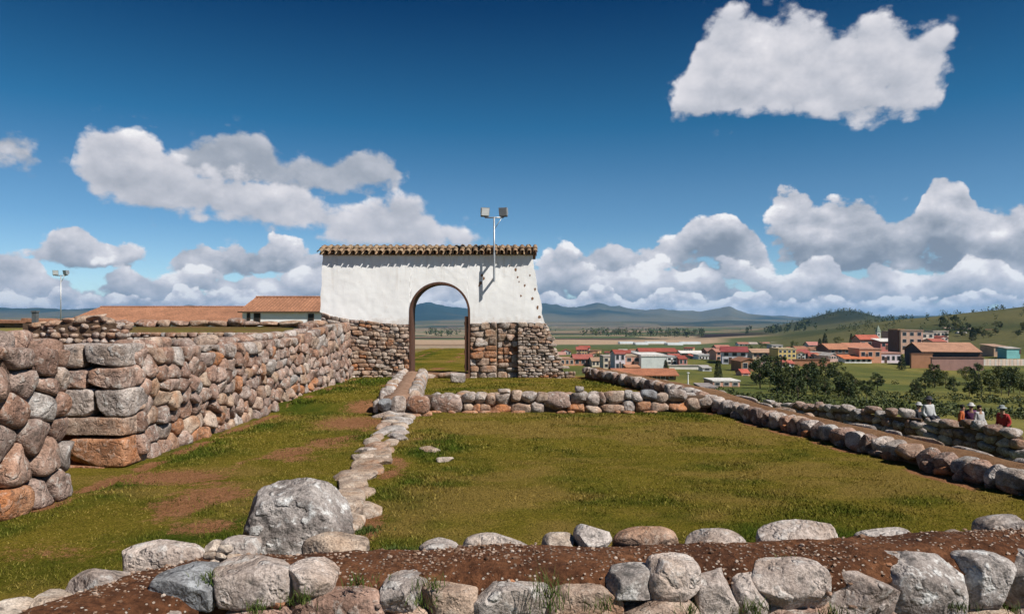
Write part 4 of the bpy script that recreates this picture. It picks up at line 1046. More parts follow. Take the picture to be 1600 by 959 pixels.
# ------------------------------------------------------------------ the white gateway
GY = 21.5                                   # front face of the gateway wall
GX = lambda px: (px - HX) / F * GY
GZ = lambda py: EYE + (HY - py) / F * GY
AC, AR, AS = GX(687), 0.86, GZ(488)         # arch centre, radius, springing
def plaster_fn(T):
    v = pco(T)
    n1 = T.noise(v, 0.9, 5, 0.6); n2 = T.noise(v, 7.0, 6, 0.65); n3 = T.noise(v, 40.0, 4, 0.7)
    c = T.mix(T.mr(n1, 0.35, 0.7), (0.875, 0.865, 0.85), (0.82, 0.805, 0.785))
    st = T.noise(T.vm('MULTIPLY', v, (5.0, 5.0, 0.6)), 1.0, 4, 0.6)         # faint rain runs
    c = T.mix(T.m('MULTIPLY', T.mr(st, 0.58, 0.72), 0.22), c, (0.55, 0.48, 0.41))
    c = T.mix(T.m('MULTIPLY', T.mr(n2, 0.66, 0.72), 0.5), c, (0.60, 0.52, 0.45))
    zz = T.sep(v)[2]
    run = T.noise(T.vm('MULTIPLY', v, (9.0, 9.0, 0.35)), 1.0, 5, 0.65)
    c = T.mix(T.m('MULTIPLY', T.m('MULTIPLY', T.mr(run, 0.52, 0.70), T.mr(zz, 2.5, 3.7)), 0.38), c, (0.50, 0.44, 0.37))
    splash = T.m('ADD', T.mr(zz, 2.15, 1.70), T.m('MULTIPLY', T.m('SUBTRACT', n2, 0.5), 1.6))
    c = T.mix(T.m('MULTIPLY', T.mr(splash, 0.55, 1.0), 0.42), c, (0.48, 0.37, 0.28))
    return c, T.m('ADD', T.m('MULTIPLY', n2, 0.5), T.m('MULTIPLY', n3, 0.2)), 0.30, 0.03
M['plaster'] = material('lime_plaster', plaster_fn, 0.95, 0.1)
M['adobe'] = material('bare_adobe', lambda T: (T.ramp(T.noise(pco(T), 16, 5, .6), [(.3, (.16, .085, .05)), (.7, (.30, .17, .10))]), T.noise(pco(T), 40, 4, .6), .9, .03), .95, .1)
M['wood'] = material('brown_painted_wood', lambda T: (T.ramp(T.noise(T.vm('MULTIPLY', oco(T), (1, 1, .12)), 26, 5, .6), [(.3, (.055, .026, .017)), (.7, (.125, .060, .038))]), T.noise(T.vm('MULTIPLY', oco(T), (1, 1, .1)), 60, 4, .6), .5, .01), .75, .25)
def tile_fn(cols, moss=0.5):
    def fn(T):
        rnd = T.n('ShaderNodeObjectInfo').outputs['Random']; v = T.vm('ADD', oco(T), T.comb(T.m('MULTIPLY', rnd, 31.), T.m('MULTIPLY', rnd, 17.), 0.0))
        n = T.noise(v, 12, 6, .66)
        c = T.ramp(rnd, [(i / (len(cols) - 1), q) for i, q in enumerate(cols)])
        c = T.mix(T.mr(n, .35, .65), T.mix(1.0, c, (.6, .58, .56), 'MULTIPLY'), T.mix(1.0, c, (1.2, 1.18, 1.15), 'MULTIPLY'))
        c = T.mix(T.m('MULTIPLY', T.mr(n, .52, .66), moss), c, (.33, .28, .17))
        return c, T.noise(v, 50, 4, .6), .7, .02
    return fn
M['tile'] = material('old_clay_tile', tile_fn([(.17, .11, .07), (.27, .18, .115), (.34, .24, .155), (.21, .155, .105), (.29, .175, .11), (.37, .28, .19)]), .9, .2)
M['galv'] = plain('galvanised_steel', (.42, .43, .44), .45, .15, 20, .6, .5)
M['lampglass'] = plain('lamp_glass', (.55, .57, .58), .15, .1, 4, 0.0, .6)
M['lampdark'] = plain('lamp_housing', (.10, .105, .11), .5, .2, 10)

def gateway():
    t = thing('gateway', 'whitewashed arched gateway with clay tile roof on a rough stone base', 'gateway', (AC, GY, 0.12))
    L = Vector(t.location)
    # plastered wall, pierced by the arch, with eroded ends
    top_z = GZ(396)
    bot = lambda x: np.interp(x, [GX(500), GX(512), GX(545), GX(600), GX(641), GX(733), GX(800), GX(850)], [GZ(488), GZ(492), GZ(499), GZ(505), GZ(507), GZ(506), GZ(503), GZ(505)]) + 0.03 * fbm(np.asarray(x) * 4, 0.3, o=3, seed=201)
    xl = lambda z: np.interp(z, [GZ(505), GZ(470), GZ(396)], [GX(500), GX(501), GX(504.5)]) + 0.025 * fbm(z * 5.0, 1.0, o=3, seed=202)
    xrr = lambda z: np.interp(z, [GZ(506), GZ(480), GZ(445), GZ(415), GZ(396)], [GX(851), GX(846), GX(839), GX(834.5), GX(833)]) + 0.035 * fbm(z * 6.0, 4.0, o=4, seed=203)
    s0, s1 = 0.0, 1.0
    ss = np.unique(np.concatenate([np.linspace(0, 1, 150), [(AC - AR - GX(500)) / (GX(851) - GX(500)), (AC + AR - GX(500)) / (GX(851) - GX(500))]]))
    nz = 46; th = 0.85
    V = []; 
    for s in ss:
        xn = GX(500) + s * (GX(851) - GX(500))
        zb = float(bot(xn))
        if abs(xn - AC) < AR - 1e-6: zb = max(zb, AS + math.sqrt(max(0, AR ** 2 - (xn - AC) ** 2)))
        for k in range(nz):
            z = zb + (top_z - zb) * k / (nz - 1)
            # squeeze the outer columns so that the two ends follow their worn outlines
            a, b = float(xl(z)), float(xrr(z))
            wl, wr = 1 - sstep(0.0, 0.30, s), sstep(0.74, 1.0, s)
            x = xn + wl * (a - GX(500)) + wr * (b - GX(851))
            V.append((x, z))
    V = np.array(V); n = len(ss)
    dep = 0.014 * fbm(V[:, 0] * 1.2, V[:, 1] * 1.2, o=4, seed=205) + 0.006 * fbm(V[:, 0] * 7, V[:, 1] * 7, o=3, seed=206)
    Fv = np.stack([V[:, 0], GY + dep, V[:, 1]], 1); Bv = np.stack([V[:, 0], np.full(len(V), GY + th), V[:, 1]], 1)
    A = np.concatenate([Fv, Bv]) - np.array(L); o_ = len(Fv)
    fs = []
    isar = [abs((GX(500) + s * (GX(851) - GX(500))) - AC) < AR - 1e-6 for s in ss]
    for i in range(n - 1):
        for k in range(nz - 1):
            a, b, c, d = i * nz + k, (i + 1) * nz + k, (i + 1) * nz + k + 1, i * nz + k + 1
            fs.append((a, b, c, d)); fs.append((a + o_, d + o_, c + o_, b + o_))
        a, b = i * nz, (i + 1) * nz; fs.append((b, a, a + o_, b + o_))
        a, b = i * nz + nz - 1, (i + 1) * nz + nz - 1; fs.append((a, b, b + o_, a + o_))
    for k in range(nz - 1):
        fs.append((k + 1, k, k + o_, k + 1 + o_)); e = (n - 1) * nz; fs.append((e + k, e + k + 1, e + k + 1 + o_, e + k + o_))
    wall = obj('plastered_wall', mesh_from(A, fs), M['plaster'], t)
    mod = wall.modifiers.new('split', 'EDGE_SPLIT'); mod.split_angle = R(50)
    # reveal of the arch, plastered brown
    mb = MB(); pts = [(AC - AR, 0.25)] + [(AC - AR, z) for z in np.linspace(0.6, AS, 4)] + [(AC - AR * math.cos(q), AS + AR * math.sin(q)) for q in np.linspace(0, math.pi, 33)[1:-1]] + [(AC + AR, z) for z in np.linspace(AS, 0.6, 4)] + [(AC + AR, 0.25)]
    prof = []
    for i, (x, z) in enumerate(pts):
        if z > AS: nx, nzv = (x - AC) / AR, (z - AS) / AR
        else: nx, nzv = (-1 if x < AC else 1), 0
        prof.append([(x + nx * .03, GY - .012, z + nzv * .03), (x - nx * .035, GY - .012, z - nzv * .035), (x - nx * .035, GY + th - .05, z - nzv * .035), (x + nx * .03, GY + th - .05, z + nzv * .03)])
    v, f = loft(prof); v = [tuple(Vector(p) - L) for p in v]
    obj('arch_frame', mesh_from(v, [tuple(reversed(q)) for q in f], False), M['wood'], t)
    # door leaf folded back inside the right jamb, post and sill
    leaf = MB().box(AC + AR - .13, AC + AR - .075, GY + .02, GY + .70, .30, 1.92).build('door_leaf', M['wood'], t, loc=-L)
    for k in range(4): MB().box(AC + AR - .145, AC + AR - .13, GY + .05, GY + .66, .40 + .42 * k, .50 + .42 * k).build('board', M['wood'], leaf)
    MB().box(AC - AR - .02, AC + AR + .02, GY - .10, GY + .8, .10, .235).build('sill', M['adobe'], t, loc=-L)
    for (px, py, w, h) in ((700, 586, 34, 7), (668, 588, 26, 6)):
        c = at(px, py, GY - .16); stone(t, M['rock_tan'], c, (w * GY / F, .26, h * GY / F + .05), level=3)
    # chipped plaster: bare adobe showing
    g = random.Random(31)
    for (px, py, w, h) in ((753, 430, 5, 6), (756, 435, 4, 6), (751, 442, 5, 7), (749, 446, 3, 4), (806, 421, 4, 6), (809, 433, 3, 4), (820, 446, 3, 5), (814, 462, 3, 4), (832, 466, 4, 6), (828, 430, 2.5, 4), (796, 415, 2, 3), (811, 440, 2, 3), (840, 480, 4, 7), (836, 452, 3, 6), (843, 495, 5, 6)):
        n = 11; vs = []
        for k in range(n):
            a = 2 * math.pi * k / n; r = g.uniform(.65, 1.1)
            vs.append((w * .5 * GY / F * r * math.cos(a), 0, h * .5 * GY / F * r * math.sin(a)))
        me = mesh_from([(x, -.026, z) for x, y, z in vs] + [(x * 1.1, .04, z * 1.1) for x, y, z in vs], [tuple(range(n))] + [(k, k + n, (k + 1) % n + n, (k + 1) % n) for k in range(n)], False)
        dq = float(0.014 * fbm(GX(px) * 1.2, GZ(py) * 1.2, o=4, seed=205)); c = Vector((GX(px), GY + dq + .022, GZ(py))); obj('plaster_chip', me, M['adobe'], t, loc=c - L)
    # stone base, left of the arch
    def mats_l(u, v, g): return choose(('rock_tan', 5), ('rock_rubble', 2), ('rock_warm', 1.4), ('rock_orange', .8))(g)
    mp = lambda u, v, w: (u, GY - w + .015, .06 + v)
    def topf(u): return np.asarray(bot(np.asarray(u)), float) - .06 + .02
    masonry(t, mp, GX(501), AC - AR - .03, 1.75, .115, .21, .16, .035, .003, mats_l, 41, topf, 12, low=True, coursed=True)
    # right of the arch: squared blocks, a recessed panel, then a rubble buttress
    def mats_b(u, v, g): return 'rock_orange' if (.55 < v < .95 and g.random() < .8) else choose(('rock_tan', 5), ('rock_pale', 1.2), ('rock_rubble', 1))(g)
    masonry(t, mp, AC + AR + .03, GX(776), 1.7, .20, .30, .16, .035, .003, mats_b, 42, topf, 14, low=True, coursed=True)
    mp2 = lambda u, v, w: (u, GY - w + .075, .06 + v)
    masonry(t, mp2, GX(777.5), GX(809), 1.7, .19, .27, .16, .035, .003, mats_b, 43, topf, 14, low=True, coursed=True)
    mp3 = lambda u, v, w: (u, GY - w - .10, .06 + v)
    masonry(t, mp, GX(809), GX(851), 1.7, .13, .25, .16, .035, .003, lambda u, v, g: choose(('rock_tan', 4), ('rock_rubble', 2), ('rock_orange', 1))(g), 44, topf, 10, low=True, coursed=True)
    rt = lambda u: np.interp(u, [GX(808), GX(818), GX(849), GX(856), GX(864), GX(871), GX(877), GX(880), GX(899)], [GZ(521), GZ(517), GZ(506), GZ(520), GZ(538), GZ(556), GZ(570), GZ(578), GZ(584)]) - .06
    masonry(t, mp3, GX(808.5), GX(899), 1.68, .080, .17, .14, .035, .002, lambda u, v, g: 'rock_orange' if (v < .16 and g.random() < .5) else choose(('rock_rubble', 4), ('rock_tan', 4), ('rock_pale', 1))(g), 45, None, 10, low=True, coursed=True, skip=lambda u, v: v > float(rt(u)) + .02)
    # cores behind the stones
    for (xa, xb, ya, yb, zf) in ((GX(501) + .02, AC - AR - .045, GY + .03, GY + th - .06, lambda x: float(bot(x)) - .02), (AC + AR + .045, GX(776.5), GY + .03, GY + th - .06, lambda x: float(bot(x)) - .02), (GX(776.5), GX(851) - .02, GY + .10, GY + th - .06, lambda x: float(bot(x)) - .02), (GX(809), GX(897), GY - .06, GY + th - .1, lambda x: float(rt(x)) - .03)):
        secs = [[(x, ya, -.1), (x, yb, -.1), (x, yb, zf(x)), (x, ya, zf(x))] for x in np.linspace(xa, xb, 14)]
        v, f = loft(secs); obj('core', mesh_from([tuple(Vector(p) - L) for p in v], f, False), M['mortar'], t)
    # stepped end and rear of the buttress
    g2 = random.Random(6)
    for k in range(60):
        u = g2.uniform(0, 1); z = .1 + (1.72 - .1) * u; x = float(np.interp(z, [.1, .2, .45, .8, 1.3, 1.72], [GX(893), GX(880), GX(876), GX(870), GX(860), GX(851)])); 
        stone(t, M[g2.choice(['rock_rubble', 'rock_tan'])], (x - .03, GY + g2.uniform(0, .7), z), (g2.uniform(.12, .22), g2.uniform(.15, .25), g2.uniform(.07, .12)), level=2, fine=0, tilt=.2)
    # ---- roof: reed deck, pan and cover tiles on both slopes, ridge tiles
    rx0, rx1 = GX(498.5), GX(840); zr, ze = GZ(386.5), GZ(398)
    yr, yf, yb = GY + .42, GY - .20, GY + 1.04
    deck = MB().prism([(yf + .13, ze + .03), (yr, zr - .045), (yb - .03, ze - .02), (yb - .03, ze - .05), (yr, zr - .09), (yf + .13, ze - .01)], 0, 1)
    vs = [(rx0 + .03 + (rx1 - rx0 - .06) * q, yv, zv) for (yv, q, zv) in deck.v]
    obj('roof_deck', mesh_from([tuple(Vector(p) - L) for p in vs], deck.f, False), M['wood'], t)
    MB().box(GX(505), GX(832), GY + .02, GY + .83, top_z - .03, ze - .02 + .06).build('wall_plate', M['plaster'], t, loc=-L)
    def barrel(r0, r1, ln, up=True, th_=.014):
        n = 8; vs, fs = [], []
        for j, (rr_, y) in enumerate(((r0, 0.0), (r1, ln))):
            for q, off in ((0, 0), (1, th_)):
                for k in range(n + 1):
                    a = math.pi * k / n; rad = rr_ - off
                    vs.append((rad * math.cos(a), y, (rad * math.sin(a)) * (1 if up else -1)))
        m_ = n + 1
        for k in range(n):
            fs += [(k, k + 1, 2 * m_ + k + 1, 2 * m_ + k), (m_ + k + 1, m_ + k, 3 * m_ + k, 3 * m_ + k + 1), (k + 1, k, m_ + k, m_ + k + 1), (2 * m_ + k, 2 * m_ + k + 1, 3 * m_ + k + 1, 3 * m_ + k)]
        fs += [(0, 2 * m_, 3 * m_, m_), (n, m_ + n, 3 * m_ + n, 2 * m_ + n)]
        return mesh_from(vs, fs, True)
    cover = barrel(.074, .060, .40); pan = barrel(.084, .070, .40, False); ridge = barrel(.105, .088, .36)
    for me in (cover, pan, ridge): me.materials.append(M['tile'])
    sl = math.atan2(zr - ze, yr - yf); slen = math.hypot(zr - ze, yr - yf)
    N = 33; pitch = (rx1 - rx0 - .12) / (N - 1); g3 = random.Random(13)
    for side in (0, 1):
        for i in range(N):
            x = rx0 + .06 + pitch * i
            for c in range(2):
                d = c * (slen - .36) + g3.uniform(-.015, .015) - .02
                for kind_, me, dz in (('cover', cover, .055), ('pan', pan, .052)):
                    if kind_ == 'pan' and i == N - 1: continue
                    xx = x + (pitch / 2 if kind_ == 'pan' else 0) + g3.uniform(-.012, .012)
                    dd = d + (.05 if kind_ == 'pan' else 0)
                    yy = yf + dd * math.cos(sl); zz = ze + dd * math.sin(sl) + dz + (.012 if c else 0) + g3.uniform(-.006, .006)
                    o = obj('roof_tile', me, None, t, loc=Vector((xx, yy if side == 0 else 2 * yr - yy, zz)) - L, rot=(sl * (1 if side == 0 else 1), g3.uniform(-.05, .05), g3.uniform(-.035, .035) + (0 if side == 0 else math.pi)))
    x = rx0 - .01
    while x < rx1 - .2:
        obj('ridge_tile', ridge, None, t, loc=Vector((x, yr, zr - .005 + g3.uniform(-.008, .008))) - L, rot=(g3.uniform(-.03, .03), g3.uniform(-.03, .03), -math.pi / 2 + g3.uniform(-.05, .05)))
        x += .31
gateway()

def floodlight(name, label, base, top_z, arm, wall_z=None, lamps=True, s=1.0, rad=.024):
    t = thing(name, label, 'floodlight', base)
    h = top_z - base[2]
    MB().tube([(0, 0, 0), (0, 0, h)], rad, 8).build('pole', M['galv'], t, smooth=True)
    MB().tube([(-arm, 0, h - .02), (arm, 0, h - .02)], rad * .8, 8).build('crossarm', M['galv'], t, smooth=True)
    MB().tube([(0, 0, h - .36 * s), (arm * .8, 0, h - .04)], rad * .45, 6).build('brace', M['galv'], t, smooth=True)
    for sx in (-1, 1):
        w, hh = .125 * s, .12 * s
        lp = MB().add([(-w, -.05 * s, -hh), (w, -.05 * s, -hh), (w, -.05 * s, hh), (-w, -.05 * s, hh), (-w * .72, .13 * s, -hh * .7), (w * .72, .13 * s, -hh * .7), (w * .72, .13 * s, hh * .7), (-w * .72, .13 * s, hh * .7)],
                      [(0, 1, 2, 3), (7, 6, 5, 4), (1, 0, 4, 5), (2, 1, 5, 6), (3, 2, 6, 7), (0, 3, 7, 4)]).build('lamp_head', M['galv'], t, loc=(sx * arm, -.02, h + hh + .03), rot=(.25, 0, sx * -.35))
        MB().box(-w * .88, w * .88, -.060 * s, -.051 * s, -hh * .86, hh * .86).build('lens', M['lampglass'], lp)
        MB().box(-w * .9, w * .9, -.04 * s, .02 * s, -hh - .035 * s, -hh - .002).build('ballast', M['lampdark'], lp)
        MB().tube([(sx * arm, 0, h - .02), (sx * arm, 0, h + .05)], rad * .6, 6).build('bracket', M['galv'], t)
    if wall_z is not None:
        for z in wall_z: MB().box(-.035, .035, -.01, .13, z - .02 - base[2], z + .02 - base[2]).build('wall_bracket', M['galv'], t)
        MB().tube([(.0, -.01, 0), (0, -.01, .85)], rad * 1.35, 8).build('sleeve', M['galv'], t)
    return t
floodlight('floodlight', 'twin floodlight on a thin steel pole fixed to the white gateway wall', (GX(772.5), GY - .27, GZ(441)), GZ(341), .27, wall_z=[])
for o in list(bpy.data.objects):
    if o.name == 'floodlight':
        for z in (.12, .70):
            MB().box(-.03, .03, .0, .28, z - .02, z + .02).build('wall_bracket', M['galv'], o)
floodlight('floodlight', 'distant twin floodlight mast standing beyond the long tiled roof at left', (at(95, 505, 62).x, 62, 0.8), at(95, 430, 62).z, .42, s=1.7, rad=.05)

# ------------------------------------------------------------------ buildings beyond the left terrace
def roof_mesh(w, d, h, over=.3, step=.22, hip=0.0):
    """gabled roof of rolled tiles, ridge along x; origin at eave level, centre"""
    xs = np.arange(-w / 2 - over, w / 2 + over + 1e-6, step / 4); n = len(xs)
    V, Fc = [], []
    for side in (-1, 1):
        b = len(V); m = 12
        for j in range(m + 1):
            t_ = j / m
            for i, x in enumerate(xs):
                hipin = 0.0
                xx = x * (1 - hip * t_ * 1.0)
                V.append((xx, side * (d / 2 + over) * (1 - t_), h * t_ - over * h / (d / 2) * (1 - t_) + .035 * math.cos(i * math.pi / 2) + .01 * ((j * 7 + i * 3) % 5 - 2) / 2))
        for j in range(m):
            for i in range(n - 1):
                q = (b + j * n + i, b + j * n + i + 1, b + (j + 1) * n + i + 1, b + (j + 1) * n + i)
                Fc.append(q if side < 0 else q[::-1])
    return mesh_from(V, Fc, True)
def roof_tile_fn(base):
    def fn(T):
        v = pco(T); n1 = T.noise(v, .5, 5, .6); n2 = T.noise(v, 4.5, 5, .7)
        c = T.mix(T.mr(n1, .3, .7), tuple(q * .75 for q in base), tuple(q * 1.15 for q in base))
        c = T.mix(T.mr(n2, .35, .7), T.mix(1.0, c, (.62, .6, .6), 'MULTIPLY'), T.mix(1.0, c, (1.25, 1.2, 1.15), 'MULTIPLY'))
        return c, n2, .4, .05
    return fn
M['roof_terra'] = material('terracotta_roof', roof_tile_fn((.33, .165, .10)), .9, .15)
M['white_wall'] = plain('whitewash', (.80, .79, .77), .9, .06, 1.5)
M['void'] = plain('dark_opening', (.02, .018, .016), .6, .1)
M['eave'] = plain('eave_timber', (.09, .05, .03), .8, .2)
def left_house(label, px0, px1, y_ridge, y_eave, d, depth, wall_mat, wins, name='house', hip=0.0, drop=2.2):
    a, b = at(px0, y_eave, d), at(px1, y_eave, d)
    w = b.x - a.x; cx = (a.x + b.x) / 2; zE = a.z
    zR = at(px0, y_ridge, d + depth / 2).z
    t = thing(name, label, 'house', (cx, d + depth / 2, zE - drop))
    MB().box(-w / 2 + .3, w / 2 - .3, -depth / 2 + .3, depth / 2 - .3, -1.0, drop - .05).build('wall', M[wall_mat], t)
    r = obj('roof', roof_mesh(w - .6, depth - .6, zR - zE, .3, .3, hip), M['roof_terra'], t, loc=(0, 0, drop))
    MB().box(-w / 2, w / 2, -depth / 2 + .0, -depth / 2 + .12, -.16, -.04).build('eave_board', M['eave'], r, loc=(0, 0, 0))
    MB().tube([(-w / 2 * (1 - hip), 0, zR - zE + .02), (w / 2 * (1 - hip), 0, zR - zE + .02)], .11, 8).build('ridge_cap', M['roof_terra'], r)
    for (p0, p1, z0, z1) in wins:
        xa, xb = at(p0, 0, d).x - cx, at(p1, 0, d).x - cx
        f = MB().box(xa - .06, xb + .06, -depth / 2 + .24, -depth / 2 + .31, z0 - .06, z1 + .06).build('window', M['eave'], t)
        MB().box(xa, xb, -depth / 2 + .225, -depth / 2 + .25, z0, z1).build('pane', M['void'], f)
    return t
left_house('long low building with a weathered terracotta roof behind the left terrace', 95, 381, 479.5, 503, 80, 13.0, 'white_wall', [], hip=.07)
left_house('white house with terracotta roof and small dark windows beside the gateway', 371, 530, 464.5, 485.5, 62, 9.0, 'white_wall', [(396, 404, 1.05, 1.85), (481, 488, 1.2, 1.8), (385, 388, 1.1, 1.9)], drop=2.1)
def far_left():
    for (p0, p1, y0, d, lab) in ((-40, 42, 499, 70, 'low brown adobe shed at the far left edge'), (40, 60, 497, 66, 'small reddish adobe shed near the dark post')):
        a, b = at(p0, y0, d), at(p1, y0, d); t = thing('shed', lab, 'shed', ((a.x + b.x) / 2, d, 0)); w = b.x - a.x
        MB().box(-w / 2, w / 2, 0, 4, -.5, a.z - .35).build('wall', M['adobe'], t)
        MB().prism([(-w / 2 - .2, a.z - .35), (w / 2 + .2, a.z - .35), (w / 2 + .2, a.z - .15), (-w / 2 - .2, a.z)], -.3, 4.3).build('roof', M['roof_terra'], t)
        MB().box(-.4, .4, -.03, .02, 0, 1.4).build('door', M['eave'], t)
    c = at(55, 488, 45); t = thing('post', 'short dark post standing on the left terrace skyline', 'post', (c.x, 45, 1.0))
    MB().box(-.14, .14, -.12, .12, 0, c.z - 1.0).build('shaft', M['lampdark'], t); MB().box(-.18, .18, -.16, .16, c.z - 1.0, c.z - .9).build('cap', M['lampdark'], t)
far_left()
# blocks lying before the gateway
def gate_blocks():
    for (x0, x1, y0, y1, d, m, lab) in ((703, 727, 585, 600, 19.6, 'rock_pale', 'squared grey block lying on the grass before the gateway'), (712, 736, 604, 613, 16.4, 'rock_kerb', 'flat tan slab lying on the grass above the cross wall'), (650, 690, 696, 706, 9.9, 'rock_kerb', 'long flat pale stone sunk in the lawn'), (686, 702, 718, 725, 9.15, 'rock_kerb', 'small flat pale stone sunk in the lawn')):
        c = at((x0 + x1) / 2, (y0 + y1) / 2, d); w = (x1 - x0) * d / F
        o = stone(None, M[m], (c.x, d + .1, (.14 if d > 15 else 0.01) + (.11 if y0 == 585 else .01)), (w, .3 if d > 15 else .24, .28 if y0 == 585 else (.12 if d > 15 else .07)), level=4, p=5 if y0 == 585 else 3, tilt=.05, rz=(-.9 if d < 10 else .1), name='fallen_block' if d > 15 else 'flat_stone')
        tag(o, lab, 'stone')
gate_blocks()

# ------------------------------------------------------------------ lower walls on the right
def lower_walls():
    g = random.Random(21)
    def run(label, A, B, n_rows, wmin, wmax, hrow):
        (pa, ya, da), (pb, yb, db) = A, B
        a, b = at(pa, ya, da), at(pb, yb, db); L = (b - a).length; ang = math.atan2(b.y - a.y, b.x - a.x)
        t = thing('stone_wall', label, 'stone wall', ((a.x + b.x) / 2, (a.y + b.y) / 2, float(G((a.x + b.x) / 2, (a.y + b.y) / 2))))
        for r in range(n_rows):
            s = g.uniform(-.2, 0)
            while s < L:
                w = g.uniform(wmin, wmax); q = min(max((s + w / 2) / L, 0), 1); c = a.lerp(b, q)
                z = c.z - hrow * (r + .5) + g.uniform(-.06, .05) + (g.uniform(0, .12) if r == 0 else 0)
                if not (r == 0 and g.random() < .12):
                    stone(t, M[choose(('rock_pale', 5), ('rock_dark', 2), ('rock_warm', 2), ('rock_boulder', 2))(np.random.default_rng(int(1e5 * abs(s + r))))], (c.x, c.y + g.uniform(-.05, .05), z), (w * 1.05, g.uniform(.4, .6), hrow * g.uniform(.95, 1.3)), rz=ang, level=3, tilt=.15)
                s += w
        secs = []
        for q in np.linspace(0, 1, 16):
            c = a.lerp(b, q); n = Vector((-math.sin(ang), math.cos(ang), 0)) * .10
            zb = float(G(c.x, c.y)) - .3; zt = c.z - hrow * .7
            secs.append([tuple(Vector((c.x, c.y, 0)) - n + Vector((0, 0, zb))), tuple(Vector((c.x, c.y, 0)) + n + Vector((0, 0, zb))), tuple(Vector((c.x, c.y, 0)) + n + Vector((0, 0, zt))), tuple(Vector((c.x, c.y, 0)) - n + Vector((0, 0, zt)))])
        v, f = loft(secs); obj('core', mesh_from([tuple(Vector(p) - t.location) for p in v], f, False), M['core'], t)
        return t
    run('grey boulder wall on the slope below the boundary wall, left of the gap', (1200, 627, 38), (1443, 646, 27), 4, .28, .70, .28)
    run('grey boulder wall at the right edge where visitors stand', (1452, 651, 25.5), (1594, 672, 22), 4, .30, .75, .28)
    # bleached stones on the earth slope
    t = thing('stone_edging', 'thin line of bleached stones along the earth bank below the boundary wall', 'kerb', (8, 20, -1.5))
    for (pa, ya, pb, yb, d) in ((1150, 624, 1290, 650, 30), (1185, 640, 1270, 655, 24), (962, 580, 1000, 592, 40), (1005, 590, 1030, 598, 36), (1062, 603, 1110, 616, 34)):
        k = 0
        while k < 1:
            c = hit(pa + (pb - pa) * k, ya + (yb - ya) * k, 8.0)
            stone(t, M['rock_kerb'], (c.x, c.y, c.z + .05), (g.uniform(.5, 1.1), .4, .25), level=2, fine=0); k += g.uniform(.09, .16)
lower_walls()

# ------------------------------------------------------------------ town
_cm = {}
def cmat(col, kind='wall'):
    key = (tuple(round(c, 3) for c in col), kind)
    if key not in _cm:
        if kind == 'roof':
            _cm[key] = material('roof_sheet', roof_tile_fn(col), .85, .2)
        else:
            def fn(T):
                v = pco(T); n = T.noise(v, .7, 5, .62); s = T.noise(T.vm('MULTIPLY', v, (2, 2, .3)), 1.2, 4, .6)
                c = T.mix(T.mr(n, .3, .7), tuple(min(.8, q * 1.10) for q in col), tuple(min(.85, q * 1.4) for q in col))
                c = T.mix(T.m('MULTIPLY', T.mr(s, .55, .72), .35), c, tuple(q * .7 for q in col))
                return c, n, .3, .1
            _cm[key] = material('rendered_wall', fn, .9, .15)
    return _cm[key]
_unit = {}
def unit_box():
    if 'b' not in _unit:
        _unit['w'] = MB().box(-.5, .5, -.5, .5, -.5, .5)
        _unit['b'] = True
    return _unit['w']
def make_unit(mat):
    me = mesh_from(unit_box().v, unit_box().f, False); me.materials.append(mat); return me
PANE = make_unit(plain('window_glass', (.03, .035, .045), .2, .2, 2, 0, .6)); FRAME_W = make_unit(plain('window_frame', (.45, .43, .40), .7)); DOORM = make_unit(plain('door_paint', (.10, .055, .04), .7))
